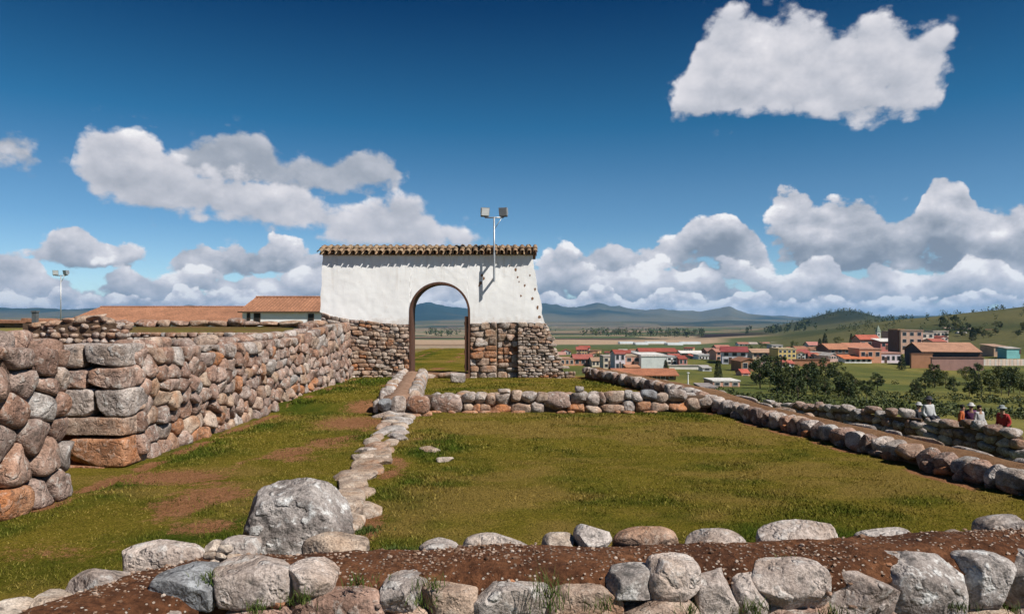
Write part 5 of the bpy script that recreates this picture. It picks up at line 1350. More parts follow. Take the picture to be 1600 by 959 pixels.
def building(label, px0, px1, ytop, ybase, wall, roof, wins=(1, 2), dep=8.0, d=None, rz=0.0, name='house', cat='house', door=True, sill=True):
    """roof: (kind, colour, rise in px); kinds flat, gable (ridge across the view), front (gable end to the view), shed"""
    mid = (px0 + px1) / 2
    if d is None: d = hit(mid, ybase).y
    a, b = at(px0, ytop, d), at(px1, ytop, d); w = (b.x - a.x); cx = (a.x + b.x) / 2
    g = float(min(G(cx, d), G(cx, d + dep)))
    zb = at(mid, ybase, d).z; zt = a.z; h = zt - zb
    w = w / (abs(math.cos(rz)) + .35 * abs(math.sin(rz)))
    t = thing(name, label, cat, (cx, d + dep / 2, zb), rz)
    wl = MB().box(-w / 2, w / 2, -dep / 2, dep / 2, min(-.6, g - zb - .5), h).build('wall', cmat(wall), t)
    kind, rc, rise = roof; rs = rise * d / F; mt = cmat(rc, 'roof'); ov = min(.5, .06 * w)
    if kind == 'flat':
        rf = MB().box(-w / 2 - ov * .4, w / 2 + ov * .4, -dep / 2 - ov * .4, dep / 2 + ov * .4, h + .003, h + max(.18, rs)).build('roof', mt, t)
        if rs > .5: pass
    elif kind == 'gable':
        MB().prism([(-dep / 2 - ov, h - .05), (0, h + rs), (dep / 2 + ov, h - .05), (dep / 2 + ov, h - .20), (0, h + rs - .16), (-dep / 2 - ov, h - .20)], -w / 2 - ov, w / 2 + ov)
        m = MB(); pr = [(-dep / 2 - ov, h - .05), (0, h + rs), (dep / 2 + ov, h - .05), (dep / 2 + ov, h - .22), (0, h + rs - .17), (-dep / 2 - ov, h - .22)]
        n = len(pr); vs = [(-w / 2 - ov, y, z) for y, z in pr] + [(w / 2 + ov, y, z) for y, z in pr]
        m.add(vs, [tuple(range(n - 1, -1, -1)), tuple(range(n, 2 * n))] + [(i, (i + 1) % n, (i + 1) % n + n, i + n) for i in range(n)])
        m.build('roof', mt, t)
        for sx in (-1, 1): MB().add([(sx * (w / 2 - .05), -dep / 2, h), (sx * (w / 2 - .05), dep / 2, h), (sx * (w / 2 - .05), 0, h + rs - .18)], [(0, 1, 2) if sx > 0 else (0, 2, 1)]).build('gable', cmat(wall), t)
    elif kind == 'front':
        MB().prism([(-w / 2 - ov, h - .05), (0, h + rs), (w / 2 + ov, h - .05), (w / 2 + ov, h - .22), (0, h + rs - .17), (-w / 2 - ov, h - .22)][::-1], -dep / 2 - ov, dep / 2 + ov).build('roof', mt, t)
        MB().prism([(-w / 2, h), (w / 2, h), (0, h + rs - .18)][::-1], -dep / 2 + .02, -dep / 2 + .2).build('gable', cmat(wall), t)
    elif kind == 'shed':
        pr = [(-dep / 2 - ov, h - .02), (dep / 2 + ov, h + rs), (dep / 2 + ov, h + rs - .15), (-dep / 2 - ov, h - .17)]; m = MB()
        vs = [(-w / 2 - ov, y, z) for y, z in pr] + [(w / 2 + ov, y, z) for y, z in pr]
        m.add(vs, [(3, 2, 1, 0), (4, 5, 6, 7)] + [(i, (i + 1) % 4, (i + 1) % 4 + 4, i + 4) for i in range(4)]).build('roof', mt, t)
    rows, cols = wins
    if rows * cols:
        ch = h / rows; cw = w / cols
        ww, wh = min(1.4, cw * .5), min(1.3, ch * .5)
        for r in range(rows):
            for c in range(cols):
                x = -w / 2 + cw * (c + .5); z = ch * (r + .56)
                f = obj('window', FRAME_W, None, t, loc=(x, -dep / 2 - .01, z), scale=(ww + .2, .08, wh + .2))
                obj('pane', PANE, None, f, loc=(0, -.3, 0), scale=(ww / (ww + .2), .75, wh / (wh + .2)))
        for r in range(rows):
            x = w / 2 + .01; f = obj('window', FRAME_W, None, t, loc=(x, 0, ch * (r + .56)), scale=(.08, 1.3, wh + .2)); obj('pane', PANE, None, f, loc=(.3, 0, 0), scale=(.75, .85, .85))
    if door and h > 2.0:
        obj('door', DOORM, None, t, loc=(-w / 2 + w * (.5 if cols != 1 else .2) / max(cols, 1) + (w / max(cols, 1)) * .5, -dep / 2 - .02, min(1.0, h * .35)), scale=(min(1.0, w * .12), .07, min(2.0, h * .7)))
    return t
RED, ORG, PNK, WHT, GRY = (.30, .075, .055), (.36, .15, .085), (.40, .19, .15), (.68, .67, .65), (.36, .37, .37)
ADB = (.24, .125, .07); CRM = (.55, .47, .37); BRK = (.36, .17, .11); LIL = (.52, .46, .49); YEL = (.50, .36, .13); SAL = (.50, .27, .20)
def town():
    B = building
    B('small brick house with red roof at the left end of the town', 897, 926, 560, 571, BRK, ('gable', (.34, .11, .09), 6), (1, 3))
    B('rubble walled pale house right of a dark round tree', 943, 961, 558, 576, CRM, ('flat', (.40, .36, .32), 2), (2, 2))
    B('narrow lilac two storey house with red roof', 961, 977, 552, 579, LIL, ('gable', RED, 5), (2, 2))
    B('peach house with two rows of dark windows above an orange wall', 977, 1001, 557, 578, SAL, ('flat', (.42, .33, .24), 2), (2, 2))
    B('big pale grey blank sided building in the middle of the town', 1002, 1041, 557, 579, (.46, .48, .46), ('flat', WHT, 3), (0, 0), dep=14)
    B('long house with red roof behind the pale grey building', 1000, 1056, 549, 560, CRM, ('gable', RED, 5), (1, 5), d=300)
    B('small white house with four windows right of the pale grey building', 1042, 1058, 558, 570, WHT, ('flat', GRY, 1.5), (2, 2))
    B('tiny pink red house behind the pale garden wall', 1061, 1074, 560, 571, (.44, .16, .14), ('gable', RED, 4), (1, 2))
    B('long white roofed market hall at the back of the town', 1064, 1104, 551, 558, (.40, .41, .42), ('gable', WHT, 3), (1, 6), d=330)
    B('white two storey school block with a row of windows', 1092, 1121, 556, 569, WHT, ('flat', GRY, 1.5), (2, 6), d=250)
    B('long low house with orange tile roof at the foot of the town', 962, 1056, 585, 594, (.15, .085, .05), ('gable', ORG, 8), (1, 7), dep=7)  # dark wall colour paints in the shade below the roof
    B('pale rendered garden wall below the white school block', 1046, 1106, 571, 577, (.48, .45, .41), ('flat', (.44, .40, .36), 1), (0, 0), dep=.6, name='garden_wall', cat='wall', door=False)
    B('salmon house left of the large gabled building', 1119, 1136, 549, 563, SAL, ('gable', (.42, .20, .15), 4), (2, 2))
    B('large pale lilac gabled building with dark red roof', 1136, 1176, 549, 569, (.56, .53, .56), ('gable', (.25, .06, .06), 7), (2, 3), dep=12, rz=-.25)
    B('brown adobe house with arched gable in front of the lilac building', 1158, 1184, 564, 580, ADB, ('front', (.30, .15, .09), 5), (1, 2))
    B('small bright red roofed hut in the meadow', 1159, 1172, 582, 587, SAL, ('gable', (.50, .12, .09), 5), (1, 1), dep=4)
    B('pink house with a row of dark windows above the grove', 1183, 1206, 566, 577, (.52, .30, .30), ('flat', (.36, .30, .28), 2), (2, 3))
    B('tan roofed terrace of houses at the town centre', 1176, 1217, 550, 560, (.42, .33, .25), ('gable', (.40, .26, .18), 5), (1, 5), d=270)
    B('yellow three storey house with tiers of windows', 1216, 1244, 546, 566, YEL, ('flat', (.45, .36, .22), 2), (3, 4))
    B('dark red house right of the yellow house', 1240, 1266, 551, 562, (.34, .15, .13), ('gable', (.32, .09, .08), 5), (1, 3))
    B('low white house right of the dark red house', 1265, 1289, 552, 562, WHT, ('flat', (.40, .36, .33), 2), (1, 4))
    B('long brown adobe yard wall beside the green meadow', 1240, 1297, 562, 572, (.28, .13, .075), ('flat', (.25, .12, .07), 1), (0, 0), dep=.8, name='yard_wall', cat='wall', door=False)
    B('large dark timbered house with wide orange roof', 1296, 1329, 545, 562, (.13, .075, .06), ('gable', (.42, .20, .12), 8), (2, 3), dep=12)
    B('white walled wing with orange roof joined to the dark timbered house', 1326, 1364, 544, 561, (.62, .58, .55), ('gable', (.44, .20, .13), 8), (1, 4), dep=11)
    B('low white outbuilding with bright orange roof before the white wing', 1320, 1362, 560, 567, WHT, ('shed', (.52, .17, .08), 5), (1, 5), dep=5)
    B('small pinkish house with white flat roof and three dark windows, alone in the meadow', 1114, 1156, 596, 604, SAL, ('flat', WHT, 2), (1, 3), dep=5)
    B('dark low hut below the pinkish house with three windows', 1097, 1120, 604, 611, (.10, .07, .08), ('shed', (.30, .27, .26), 2), (1, 2), dep=4)
    B('pink roofed house among the trees behind the town', 1264, 1281, 539, 546, CRM, ('gable', (.44, .20, .17), 5), (1, 2), d=420)
    g = random.Random(3)
    for i, (p, w, c) in enumerate(((1154, 16, WHT), (1172, 12, CRM), (1190, 14, WHT), (1208, 18, (.60, .62, .62)), (1228, 16, WHT), (1246, 12, CRM))):
        B(('first', 'second', 'third', 'fourth', 'fifth', 'last')[i] + ' from the left in the distant row of tiny pale houses behind the town', p, p + w, 537, 543, c, ('gable', (.42, .36, .33) if i % 2 else (.38, .18, .14), 2.5), (1, 2), d=520 + 12 * i, dep=7)
    B('house with vivid red roof left of the brick apartment block', 1344, 1374, 530, 545, (.42, .24, .18), ('gable', (.42, .12, .08), 7), (1, 3), d=330)
    B('bare orange brick house under the vivid red roof', 1343, 1377, 546, 562, (.44, .22, .14), ('flat', (.46, .25, .18), 2), (1, 3), d=240)
    B('white roofed house with red side wall', 1376, 1405, 533, 546, (.42, .15, .13), ('shed', WHT, 4), (1, 3), d=320)
    B('lilac house with low wall in front of the brick apartment block', 1376, 1408, 553, 567, (.55, .47, .52), ('flat', (.42, .24, .20), 2.5), (1, 4))
    B('three storey unfinished brick apartment block, tallest in the town', 1410, 1444, 517, 549, (.45, .29, .22), ('flat', (.38, .28, .22), 2), (3, 3), d=300, dep=11, rz=-.1)
    B('dark stair tower attached to the brick apartment block', 1403, 1413, 516, 550, (.16, .08, .06), ('flat', (.40, .24, .13), 2), (3, 1), d=302, name='stair_tower', cat='tower', door=False)
    B('two storey brick house behind the apartment block on the left', 1391, 1404, 519, 540, (.40, .26, .20), ('flat', (.34, .26, .22), 1.5), (2, 2), d=340)
    B('pale unfinished house right of the apartment block', 1440, 1459, 521, 546, (.48, .42, .37), ('flat', (.40, .35, .31), 1.5), (3, 2), d=306)
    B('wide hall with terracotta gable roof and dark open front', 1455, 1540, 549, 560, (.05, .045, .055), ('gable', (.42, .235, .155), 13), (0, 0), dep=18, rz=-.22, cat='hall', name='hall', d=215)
    B('brown adobe wall running left of the hall', 1424, 1457, 553, 566, (.26, .13, .075), ('flat', (.24, .12, .07), 1), (0, 0), dep=.8, name='yard_wall', cat='wall', door=False, d=205)
    B('mauve brick wall in front of the hall', 1456, 1537, 559, 566, (.24, .14, .12), ('flat', (.22, .13, .10), 1), (0, 0), dep=.6, name='yard_wall', cat='wall', door=False, d=196)
    B('turquoise shed behind the pale fence', 1573, 1594, 544, 553, (.16, .36, .36), ('shed', (.40, .38, .36), 2), (0, 0), d=260, dep=5, name='shed', cat='shed')
    B('tan adobe house with flat roof behind the turquoise shed', 1553, 1574, 541, 553, (.36, .24, .17), ('shed', (.40, .27, .20), 3), (1, 2), d=270)
    B('pink house high on the right hillside', 1548, 1570, 504, 516, (.55, .36, .33), ('flat', (.50, .40, .36), 1.5), (2, 3), d=480)
    B('pale long house left of the pink hillside house', 1527, 1549, 506, 515, (.55, .50, .48), ('gable', (.48, .42, .39), 2.5), (1, 4), d=490)
    B('long low pale house on the hillside above the hall', 1481, 1500, 514, 520, CRM, ('gable', (.50, .36, .30), 2.5), (1, 4), d=460)
    B('small tan house between hillside trees above the hall', 1502, 1518, 514, 523, (.46, .36, .29), ('flat', (.42, .34, .28), 1.5), (1, 3), d=440)
    B('white hillside house at the right edge', 1594, 1622, 506, 517, (.58, .50, .48), ('gable', (.40, .20, .16), 3), (1, 3), d=470)
    B('tiny orange roofed house highest on the right hillside', 1556, 1568, 493, 498, (.52, .46, .40), ('gable', (.48, .25, .16), 2), (1, 2), d=640)
    B('low tan house with flat roof right of the apartment block, before the hillside', 1458, 1482, 518, 527, (.46, .40, .34), ('flat', (.44, .38, .33), 1.5), (1, 4), d=400)
    B('low cream house with tan roof left of the rubble walled pale house', 925, 943, 563, 573, CRM, ('gable', (.38, .25, .17), 4), (1, 3))
    B('small orange brick annex at the foot of the peach house', 979, 1000, 573, 582, (.46, .20, .10), ('shed', (.44, .22, .13), 2), (1, 2), dep=4)
    B('red roofed house behind the lilac two storey house', 962, 986, 551, 558, (.50, .40, .34), ('gable', RED, 4), (1, 3), d=300)
    B('small white cube house behind the peach house', 986, 1000, 550, 558, WHT, ('flat', GRY, 1), (1, 2), d=310)
    B('dark brick house between the school block and the salmon house', 1104, 1120, 548, 558, (.26, .13, .10), ('gable', (.28, .16, .13), 4), (2, 2), d=310)
    B('pink terrace house behind the salmon house', 1120, 1141, 543, 551, (.52, .33, .30), ('gable', (.42, .18, .14), 4), (1, 3), d=360)
    B('grey concrete house behind the yellow house', 1206, 1223, 540, 548, (.40, .39, .38), ('flat', (.36, .35, .34), 1.5), (2, 2), d=390)
    B('tan house with rust roof behind the dark red house', 1245, 1263, 545, 553, (.46, .35, .26), ('gable', (.34, .16, .10), 4), (1, 3), d=310)
    B('cream house with brown roof behind the low white house', 1268, 1290, 546, 554, CRM, ('gable', (.26, .14, .09), 4), (1, 3), d=310)
    B('white house with red roof below the yellow house', 1222, 1241, 567, 574, WHT, ('gable', (.40, .12, .09), 4), (1, 3), dep=5)
    B('small grey shed left of the tall cypress in the meadow', 1098, 1112, 574, 580, GRY, ('shed', (.42, .41, .40), 2), (1, 1), dep=4, name='shed', cat='shed')
    B('orange flat roofed house near the far end of the boundary wall', 876, 897, 561, 571, (.46, .25, .16), ('flat', (.42, .26, .18), 1.5), (1, 3))
    B('pale house with pink roof, leftmost of the town', 868, 884, 554, 562, (.52, .47, .42), ('gable', (.44, .24, .20), 4), (1, 2), d=320)
    B('red roofed house between the apartment block and the hall', 1458, 1478, 533, 543, (.44, .30, .23), ('gable', (.38, .12, .09), 4), (1, 3), d=290)
    B('cream house with red roof, alone on the plain beyond the town', 906, 922, 543, 549, CRM, ('gable', RED, 3), (1, 2), d=420)
    g = random.Random(91)
    walls = [('cream', CRM), ('white', (.60, .59, .57)), ('brick', (.38, .20, .14)), ('pink', (.50, .34, .30)), ('tan', (.42, .31, .23)), ('grey', (.40, .39, .38)), ('ochre', (.44, .30, .15))]
    roofs = [('orange', (.42, .20, .12)), ('red', (.34, .10, .075)), ('brown', (.28, .15, .10)), ('pale', (.50, .47, .44))]
    nth = 'first second third fourth fifth sixth seventh eighth ninth tenth eleventh twelfth thirteenth fourteenth fifteenth sixteenth seventeenth eighteenth nineteenth twentieth'.split()
    def row(n, p0, p1, y, hpx, d0, place, wmin, wmax):
        for i in range(n):
            px = p0 + (p1 - p0) * (i + g.uniform(.2, .8)) / n; w = g.uniform(wmin, wmax); wn, wc = g.choice(walls); rn, rc = g.choice(roofs); yy = y + g.uniform(-2, 2); two = g.random() < .3
            k = g.choice(['gable', 'gable', 'gable', 'front', 'flat'])
            B(nth[i] + ' house from the left in ' + place + ', ' + wn + ' under ' + rn, px - w / 2, px + w / 2, yy - hpx * (1.6 if two else 1), yy, wc, (k, rc, g.uniform(2.5, 4.5) if k != 'flat' else 1.5), (2 if two else 1, g.choice([2, 3, 4])), d=d0 + g.uniform(-20, 20), dep=7, rz=g.uniform(-.5, .3))
    row(20, 880, 1300, 555, 5.5, 345, 'the back row of the town', 12, 22)
    row(12, 905, 1120, 565, 6.5, 255, 'the middle row of the town', 13, 22)
    row(9, 1180, 1310, 561, 6, 262, 'the row behind the yellow house', 12, 18)
    row(8, 1360, 1480, 538, 6, 360, 'the row behind the apartment block', 11, 18)
    row(7, 1480, 1620, 526, 5, 430, 'the lower row on the right hillside', 10, 16)
    # slender church tower
    p = at(1372, 527, 420); t = thing('church_tower', 'slender pale church tower with pointed green spire', 'tower', (p.x, 420, p.z - 2)); 
    MB().box(-1, 1, -1, 1, -3, 5.2).build('shaft', cmat((.46, .45, .40)), t); MB().add([(-1.2, -1.2, 5.2), (1.2, -1.2, 5.2), (1.2, 1.2, 5.2), (-1.2, 1.2, 5.2), (0, 0, 9.4)], [(0, 1, 4), (1, 2, 4), (2, 3, 4), (3, 0, 4), (3, 2, 1, 0)]).build('spire', cmat((.25, .30, .24), 'roof'), t)
    f = obj('window', FRAME_W, None, t, loc=(0, -1.0, 3.6), scale=(.9, .1, 1.3)); obj('pane', PANE, None, f, loc=(0, -.3, 0), scale=(.8, .7, .85))
    # pale board fence at the right
    d = 178; a, b = at(1537, 561, d), at(1612, 561, d); n = 26
    t = thing('board_fence', 'pale corrugated board fence at the right end of the green meadow', 'fence', ((a.x + b.x) / 2, d, float(G((a.x + b.x) / 2, d))))
    me = make_unit(cmat((.52, .40, .33))); me2 = make_unit(cmat((.46, .42, .38))); zg = t.location.z
    for k in range(n):
        x = a.x + (b.x - a.x) * (k + .5) / n; obj('board', me if k % 3 else me2, None, t, loc=(x - t.location.x, .03 * (k % 2), (a.z + at(1570, 571, d).z) / 2 - zg), scale=((b.x - a.x) / n * .94, .05, a.z - at(1570, 571, d).z + .02 * (k % 4)))
    # white lamp post in the meadow
    p = hit(1075, 606); t = thing('lamp_post', 'thin white post standing in the meadow below the town', 'post', (p.x, p.y, p.z)); h = (606 - 583) * p.y / F
    MB().tube([(0, 0, -.3), (0, 0, h)], [.11, .07], 8).build('shaft', cmat((.62, .62, .58)), t); MB().box(-.14, .14, -.3, .12, h, h + .12).build('lamp_head', cmat((.55, .55, .53)), t)
town()
M['glasshouse'] = plain('greenhouse_film', (.42, .44, .44), .5, .1, .3)
def glasshouses():
    g = random.Random(2)
    for i, (p0, p1, y, d) in enumerate(((968, 990, 540, 640), (992, 1012, 541, 610), (1010, 1040, 540, 640), (1042, 1066, 541, 600), (1064, 1094, 540, 630))):
        a, b = at(p0, y, d), at(p1, y, d); w = b.x - a.x; z = float(G((a.x + b.x) / 2, d))
        t = thing('greenhouse', ('leftmost', 'second', 'middle', 'fourth', 'rightmost')[i] + ' of the five white greenhouse tunnels on the plain behind the town', 'greenhouse', ((a.x + b.x) / 2, d, z), group='greenhouse tunnels on the plain')
        for k in range(2):
            secs = [[(x, k * 7 + 3.2 * math.cos(q), max(0, 2.0 * math.sin(q))) for q in np.linspace(0, math.pi, 9)] for x in (-w / 2, 0, w / 2)]
            v, f = loft(secs); obj('tunnel', mesh_from(v, [tuple(reversed(q)) for q in f], False), M['glasshouse'], t)
glasshouses()

# ------------------------------------------------------------------ trees
def leaf_fn(lo, hi):
    def fn(T):
        r = T.n('ShaderNodeNewGeometry').outputs['Random Per Island']; ob = T.n('ShaderNodeObjectInfo').outputs['Random']
        c = T.ramp(r, [(0, lo), (.6, tuple((a + b) / 2 for a, b in zip(lo, hi))), (1, hi)])
        return T.mix(1.0, c, T.ramp(ob, [(0, (.75, .85, .9)), (1, (1.25, 1.1, .95))]), 'MULTIPLY'), None, 0, 0
    return fn
M['leaf_dark'] = material('eucalyptus_leaves', leaf_fn((.022, .036, .012), (.090, .110, .034)), .7, .25)
M['leaf_green'] = material('broad_leaves', leaf_fn((.036, .050, .010), (.135, .138, .034)), .7, .25)
M['needle'] = material('cypress_needles', leaf_fn((.014, .026, .012), (.045, .062, .026)), .75, .2)
M['bark'] = plain('tree_bark', (.12, .09, .065), .9, .3, 8)
def quads(C, size, g, flat=.0):
    n = len(C); a = g.normal(size=(n, 3)); a /= np.linalg.norm(a, axis=1, keepdims=True); b = np.cross(a, g.normal(size=(n, 3))); b /= np.linalg.norm(b, axis=1, keepdims=True)
    s = (size * g.uniform(.6, 1.4, n))[:, None]
    V = np.stack([C - a * s - b * s * .55, C + a * s * .3 - b * s * .7, C + a * s + b * s * .5, C - a * s * .4 + b * s * .75], 1)
    return V.reshape(-1, 3)
def crown_points(kind, n, g):
    if kind == 'cypress':
        z = g.beta(1.3, 1.5, n); r = .17 * np.sqrt(np.clip(1 - z, .02, 1)) * np.minimum(1, z * 6 + .5) * g.uniform(.55, 1.1, n); a = g.uniform(0, 6.28, n)
        return np.stack([r * np.cos(a), r * np.sin(a), .04 + .96 * z], 1)
    k = 13 if kind == 'euca' else 11
    cs = []
    for i in range(k):
        z = g.uniform(.28, .92); rr = (.20 if kind == 'euca' else .34) * math.sin(math.pi * min(1, (z - .15) / .85)) ** .7; a = g.uniform(0, 6.28)
        cs.append((rr * math.cos(a), rr * math.sin(a), z, g.uniform(.07, .13) if kind == 'euca' else g.uniform(.11, .18)))
    cs = np.array(cs); i = g.integers(0, k, n); v = g.normal(size=(n, 3)); v /= np.linalg.norm(v, axis=1, keepdims=True)
    return cs[i, :3] + v * cs[i, 3:4] * g.uniform(.35, 1.1, n)[:, None] ** .6
def tree_meshes(kind, seed, n=900):
    g = np.random.default_rng(seed)
    P = crown_points(kind, n, g); V = quads(P, .021 if kind != 'cypress' else .017, g)
    cr = tri_mesh(V, np.arange(len(V)).reshape(-1, 4), False)
    mb = MB(); mb.tube([(0, 0, -.06), (.01, 0, .3), (-.01, .01, .62), (0, 0, .85)], [.022, .016, .010, .004], 7)
    if kind != 'cypress':
        for i in range(6):
            a = g.uniform(0, 6.28); z = g.uniform(.25, .6); r = g.uniform(.12, .24)
            mb.tube([(0, 0, z), (r * .5 * math.cos(a), r * .5 * math.sin(a), z + .10), (r * math.cos(a), r * math.sin(a), z + .22)], [.009, .006, .003], 5)
    tr = mesh_from(mb.v, mb.f, True)
    return cr, tr
TV = {k: [tree_meshes(k, 300 + 10 * i + j, 1500 if k != 'cypress' else 1500) for j in range(4)] for i, k in enumerate(('euca', 'round', 'cypress'))}
for k, m in (('euca', 'leaf_dark'), ('round', 'leaf_green'), ('cypress', 'needle')):
    for cr, tr in TV[k]: cr.materials.append(M[m]); tr.materials.append(M['bark'])
def tree(kind, p, h, label, group=None, wide=1.0, seed=0, name=None):
    cr, tr = TV[kind][seed % 4]
    t = thing(name or {'euca': 'eucalyptus_tree', 'round': 'leafy_tree', 'cypress': 'cypress_tree'}[kind], label, 'tree', p, (seed * 1.7) % 6.28, group)
    obj('crown', cr, None, t, scale=(h * wide, h * wide, h)); obj('trunk', tr, None, t, scale=(h, h, h))
    return t
def trees():
    g = random.Random(44)
    one = [('cypress', 1122, 593, 35, 'tall dark cypress in the meadow left of the pinkish house', 1.15), ('cypress', 1409, 578, 25, 'dark conifer before the lilac house', 1.6), ('cypress', 1040, 585, 24, 'dark cypress beside the big pale grey building', 1.2), ('round', 935, 568, 17, 'dark round tree at the left end of the town', 1.2),
           ('cypress', 1289, 552, 32, 'tallest dark conifer behind the low white house', 1.1), ('cypress', 1281, 550, 22, 'smaller dark conifer left of the tallest conifer behind the town', 1.3), ('cypress', 1330, 540, 20, 'dark cypress behind the wide orange roof', 1.0), ('round', 1310, 538, 12, 'leafy tree behind the dark timbered house', 1.5),
           ('round', 1192, 545, 12, 'leafy tree behind the tan roofed terrace', 1.2), ('round', 1241, 544, 12, 'leafy tree among the distant pale houses', 1.2), ('round', 1170, 547, 9, 'leafy tree behind the lilac gabled building', 1.5), ('cypress', 1520, 532, 22, 'dark conifer behind the hall roof', 1.5), ('cypress', 1560, 578, 18, 'young dark conifer in the bright meadow at right', 1.6), ('cypress', 1513, 574, 14, 'small dark conifer before the mauve brick wall', 1.8),
           ('round', 1188, 578, 10, 'bush like tree beside the brown adobe house', 1.5), ('round', 1215, 572, 10, 'bush like tree below the yellow house', 1.6)]
    for i, (k, px, py, hp, lab, wd) in enumerate(one):
        p = hit(px, py); tree(k, (p.x, p.y, p.z - .1), hp * p.y / F, lab, None, wd, i)
    for i in range(58):       # the grove on the slope
        if i < 24: px = g.uniform(1178, 1312); py = g.uniform(598, 632)
        elif i < 32: px = g.uniform(1310, 1425); py = g.uniform(600, 628)
        else: px = g.uniform(1430, 1615); py = g.uniform(598, 628)
        p = hit(px, py); hp = g.uniform(24, 46) * (1.1 if i < 24 else .9)
        w = 'left half' if i < 24 else ('thin middle' if i < 32 else 'right end')
        tree('euca' if g.random() < .7 else 'round', (p.x, p.y, p.z - .1), hp * p.y / F, 'dark leafy tree in the ' + w + ' of the grove on the slope below the town', 'trees of the grove, ' + w, g.uniform(.9, 1.35), i, 'grove_tree')
    for i in range(34):       # hillside trees at right
        px = g.uniform(1470, 1615); py = g.uniform(505, 528)
        p = hit(px, py); tree('round' if g.random() < .5 else 'euca', (p.x, p.y, p.z - .2), g.uniform(9, 17) * p.y / F, 'dark tree scattered among the houses on the right hillside', 'hillside trees', g.uniform(1.0, 1.6), i, 'hillside_tree')
    # far woods
    V = []; gg = np.random.default_rng(8)
    def clump(x, y, z, h, n=26, wd=.30):
        P = np.stack([gg.normal(0, wd * .45, n), gg.normal(0, wd * .45, n), gg.beta(1.6, 1.6, n)], 1) * h + np.array([x, y, z])
        V.append(quads(P, h * .10, gg))
    for k in range(330):
        px = gg.uniform(858, 1100) if k < 220 else gg.uniform(560, 760); d = gg.uniform(1050, 1500) if k % 3 else gg.uniform(1500, 2100)
        if fbm(px * .03, d * .002, o=2, seed=3) < -.10: continue
        x = (px - HX) / F * d; clump(x, d, float(G(x, d)), gg.uniform(6, 13))
    for k in range(150):
        px = gg.uniform(1165, 1275); d = gg.uniform(1150, 1500); x = (px - HX) / F * d
        if fbm(px * .05, d * .002, o=2, seed=4) < 0: continue
        clump(x, d, float(G(x, d)), gg.uniform(7, 14), wd=.2)
    for k in range(320):
        px = gg.normal(1318, 44); d = gg.uniform(1480, 1790); x = (px - HX) / F * d
        clump(x, d, float(G(x, d)), gg.uniform(4, 8), 18)
    for k in range(420):
        px = gg.uniform(1290, 1640); d = gg.uniform(430, 900); x = (px - HX) / F * d
        if fbm(px * .05, d * .006, o=2, seed=6) < .1: continue
        clump(x, d, float(G(x, d)), gg.uniform(3, 7) * d / 900, 22, .42)
    V = np.concatenate(V); o = obj('far_woods', tri_mesh(V, np.arange(len(V)).reshape(-1, 4), False), M['leaf_dark']); tag(o, 'distant belts of dark trees on the plain and hills', 'woods', kind='stuff')
    # scrub on the slope
    V = []
    n = 4200; dd = 26 * np.exp(gg.uniform(0, 1.75, n)); pxx = gg.uniform(1085, 1640, n); xx = (pxx - HX) / F * dd; zz = G(xx, dd); pyy = HY - (zz - EYE) / dd * F
    ok = (fbm(xx * .09, dd * .05, o=4, seed=7) > .02 + .16 * (dd > 120)) & (pyy > 584) & (pyy < 720) & (gg.random(n) < .36)
    for x_, y_, z_ in zip(xx[ok], dd[ok], zz[ok]):
        h = gg.uniform(.3, 1.3) * (1.0 if y_ > 45 else .32); n = 70
        v = gg.normal(size=(n, 3)); v /= np.linalg.norm(v, axis=1, keepdims=True); P = v * gg.uniform(.4, 1, (n, 1)) * np.array([h, h, h * .6]) * .7 + np.array([x_, y_, z_ + h * .25])
        V.append(quads(P, h * .085, gg))
    V = np.concatenate(V); o = obj('scrub', tri_mesh(V, np.arange(len(V)).reshape(-1, 4), False), M['leaf_dark']); tag(o, 'low green scrub over the slope between the walls and the town', 'scrub', kind='stuff')
trees()

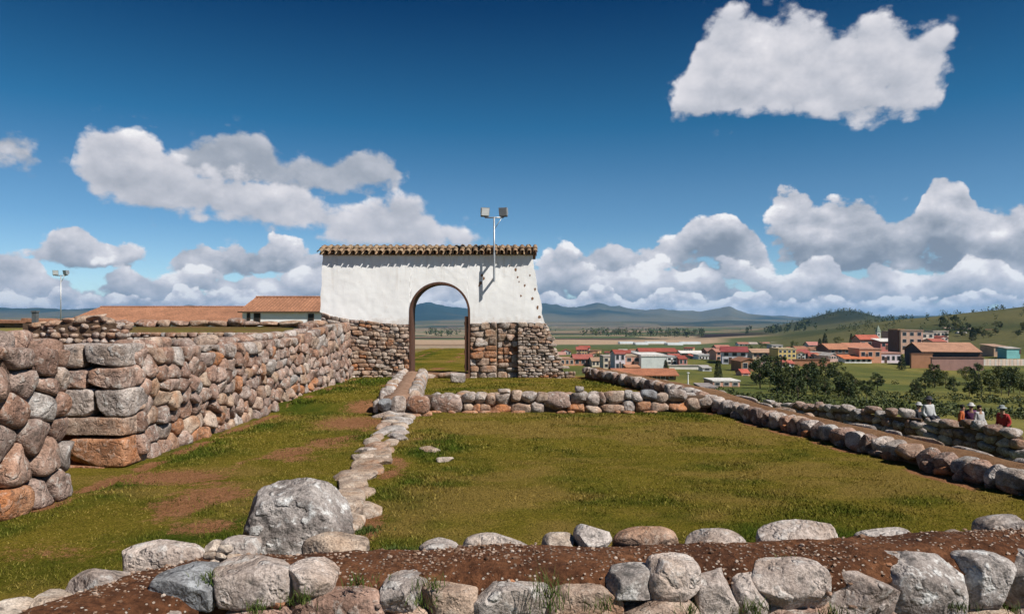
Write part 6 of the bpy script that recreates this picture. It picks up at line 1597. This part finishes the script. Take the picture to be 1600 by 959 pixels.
# ------------------------------------------------------------------ visitors
M['skin'] = plain('skin', (.30, .17, .11), .6, .08); M['hair'] = plain('hair', (.015, .012, .010), .6, .2)
def skin_mesh(verts, edges, radii, root=0):
    me = bpy.data.meshes.new('mesh'); me.from_pydata(verts, edges, []); me.update()
    return me, radii, root
def skinned(name, verts, edges, radii, mat, parent, root=0, sub=1):
    me = bpy.data.meshes.new(name); me.from_pydata(verts, edges, []); me.update()
    o = obj(name, me, mat, parent)
    md = o.modifiers.new('skin', 'SKIN'); md.use_smooth_shade = True
    for i, s in enumerate(me.skin_vertices[0].data):
        r = radii[i]; s.radius = r if isinstance(r, tuple) else (r, r); s.use_root = (i == root)
    sb = o.modifiers.new('sub', 'SUBSURF'); sb.levels = sub; sb.render_levels = sub
    return o
def cloth(col): return plain('cloth', col, .85, .15, 14)
def person(label, loc, rz, top, legs, hat=None, pose='stand', h=1.62, lean=0.0):
    t = thing('person', label, 'person', loc, rz)
    k = h / 1.65; seat = -.42 if pose == 'sit' else 0.0
    def S_(p): x, y, z = p; return (x * k, (y - lean * max(0, z - .9)) * k, (z + (seat if True else 0)) * k)
    hipz = .92
    J = {'pelvis': (0, 0, hipz), 'waist': (0, 0, 1.06), 'chest': (0, 0, 1.26), 'neck': (0, -.01, 1.42), 'head0': (0, -.02, 1.50), 'head1': (0, -.02, 1.60)}
    if pose == 'sit': fe = {s: [(s * .09, 0, .90), (s * .11, -.42, .92), (s * .11, -.44, .50), (s * .11, -.56, .46)] for s in (-1, 1)}
    else: fe = {s: [(s * .09, 0, .88), (s * .10, -.03, .48), (s * .10, .02, .08), (s * .11, -.14, .04)] for s in (-1, 1)}
    ar = {s: [(s * .18, 0, 1.36), (s * .24, .02, 1.08), (s * .20, -.16, .92), (s * .19, -.22, .88)] for s in (-1, 1)}
    V = [J[q] for q in ('pelvis', 'waist', 'chest', 'neck', 'head0', 'head1')]; E = [(0, 1), (1, 2), (2, 3), (3, 4), (4, 5)]; Rr = [(.15, .11), (.13, .10), (.16, .11), .055, .080, .072]
    for s in (-1, 1):
        b = len(V); V += fe[s]; E += [(0, b), (b, b + 1), (b + 1, b + 2), (b + 2, b + 3)]; Rr += [.085, .06, .042, .038]
        b = len(V); V += ar[s]; E += [(2, b), (b, b + 1), (b + 1, b + 2), (b + 2, b + 3)]; Rr += [.055, .042, .030, .028]
        for f, (dx, dy, dz, ln) in enumerate(((-.03, -.02, .01, .05), (-.02, -.05, -.03, .07), (0, -.05, -.04, .08), (.015, -.045, -.04, .07), (.03, -.04, -.03, .055))):
            V.append(tuple(ar[s][3][q] + (dx * s, dy, dz)[q] for q in range(3))); E.append((b + 3, len(V) - 1)); Rr.append(.009)
    skinned('body', [S_(p) for p in V], E, Rr, M['skin'], t)
    V = [(0, 0, .90), (0, 0, 1.06), (0, 0, 1.27), (0, 0, 1.40)]; E = [(0, 1), (1, 2), (2, 3)]; Rr = [(.18, .14), (.165, .125), (.19, .135), .075]
    for s in (-1, 1):
        b = len(V); V += ar[s][:3]; E += [(2, b), (b, b + 1), (b + 1, b + 2)]; Rr += [.075, .06, .048]
    skinned('jacket', [S_(p) for p in V], E, Rr, cloth(top), t)
    V = [(0, 0, .96)]; E = []; Rr = [(.17, .13)]
    for s in (-1, 1):
        b = len(V); V += fe[s][:3]; E += [(0, b), (b, b + 1), (b + 1, b + 2)]; Rr += [.105, .078, .06]
    skinned('trousers', [S_(p) for p in V], E, Rr, cloth(legs), t)
    hd = S_((0, -.02, 1.58)); D, Fc = ico(3)
    HV = D * np.array([.094, .108, .10]) * k; HV = HV[:, :]; HV[:, 2] = np.where((HV[:, 1] < -.045 * k) & (HV[:, 2] < .05 * k), .05 * k, HV[:, 2])
    obj('hair', tri_mesh(HV, Fc), M['hair'], t, loc=(hd[0], hd[1] + .015, hd[2] + .02))
    for s in (-1, 1): obj('eye', tri_mesh(ico(1)[0] * .010, ico(1)[1]), M['hair'], t, loc=(hd[0] + s * .03, hd[1] - .078 * k, hd[2] - .02))
    obj('nose', tri_mesh(ico(2)[0] * np.array([.013, .020, .022]), ico(2)[1]), M['skin'], t, loc=(hd[0], hd[1] - .088 * k, hd[2] - .05))
    if hat is not None:
        n = 14; prof = [(.17, .00), (.165, .012), (.105, .02), (.098, .09), (.06, .115), (.0, .12)]
        secs = [[(r * k * math.cos(2 * math.pi * i / n), r * k * math.sin(2 * math.pi * i / n), z * k) for i in range(n)] for r, z in prof]
        v, f = loft(secs); obj('hat', mesh_from(v, f), cloth(hat), t, loc=(hd[0], hd[1], hd[2] + .045), rot=(.1, 0, 0))
    return t
def visitors():
    def spot(px, d): x = (px - HX) / F * d; return (x, d, float(G(x, d)))
    def fit(px, ytop, d):        # standing height that reaches the row seen in the photograph
        x, y, z = spot(px, d); return max(1.35, min(1.78, at(px, ytop, d).z - z))
    person('visitor in dark clothes and white cap, half hidden behind the left boulder wall', spot(1435, 31), .4, (.02, .022, .03), (.02, .02, .025), (.40, .40, .40), h=fit(1435, 631, 31))
    c = at(1461, 652, 25.2)
    person('visitor in white jacket and dark hat sitting on the boulder wall at right', (c.x, 25.6, c.z - .47), .2, (.40, .40, .40), (.03, .03, .04), (.03, .03, .04), pose='sit', h=1.45)
    person('visitor in orange red jacket standing behind the right boulder wall', spot(1501, 30), .9, (.42, .10, .03), (.05, .04, .04), None, h=fit(1501, 633, 30), lean=.1)
    person('visitor in purple top and white hat behind the right boulder wall', spot(1517, 30.5), -.3, (.09, .03, .09), (.03, .03, .04), (.45, .44, .42), h=fit(1517, 632, 30.5))
    person('visitor in white top and dark hair beside the purple top visitor', spot(1530, 30), .3, (.36, .35, .35), (.05, .05, .06), None, h=fit(1530, 634, 30))
    person('visitor in red jacket and grey hat, rightmost by the boulder wall', spot(1569, 27.5), -1.2, (.34, .03, .03), (.06, .05, .05), (.22, .24, .24), h=fit(1569, 636, 27.5), lean=.15)
visitors()

# ------------------------------------------------------------------ mountain air
def haze():
    mb = MB().box(-18500, 18500, -18500, 18500, -60, 330); m = bpy.data.materials.new('mountain_air'); m.use_nodes = True
    T = NT(m.node_tree); v = T.n('ShaderNodeVolumePrincipled'); o = T.n('ShaderNodeOutputMaterial'); T.t.links.new(v.outputs[0], o.inputs['Volume'])
    v.inputs['Color'].default_value = (.22, .55, 1.0, 1); v.inputs['Density'].default_value = 5.2e-5; v.inputs['Anisotropy'].default_value = .15
    ob = mb.build('haze', m); tag(ob, 'faint blue mountain haze over the valley', 'haze', kind='stuff')
haze()
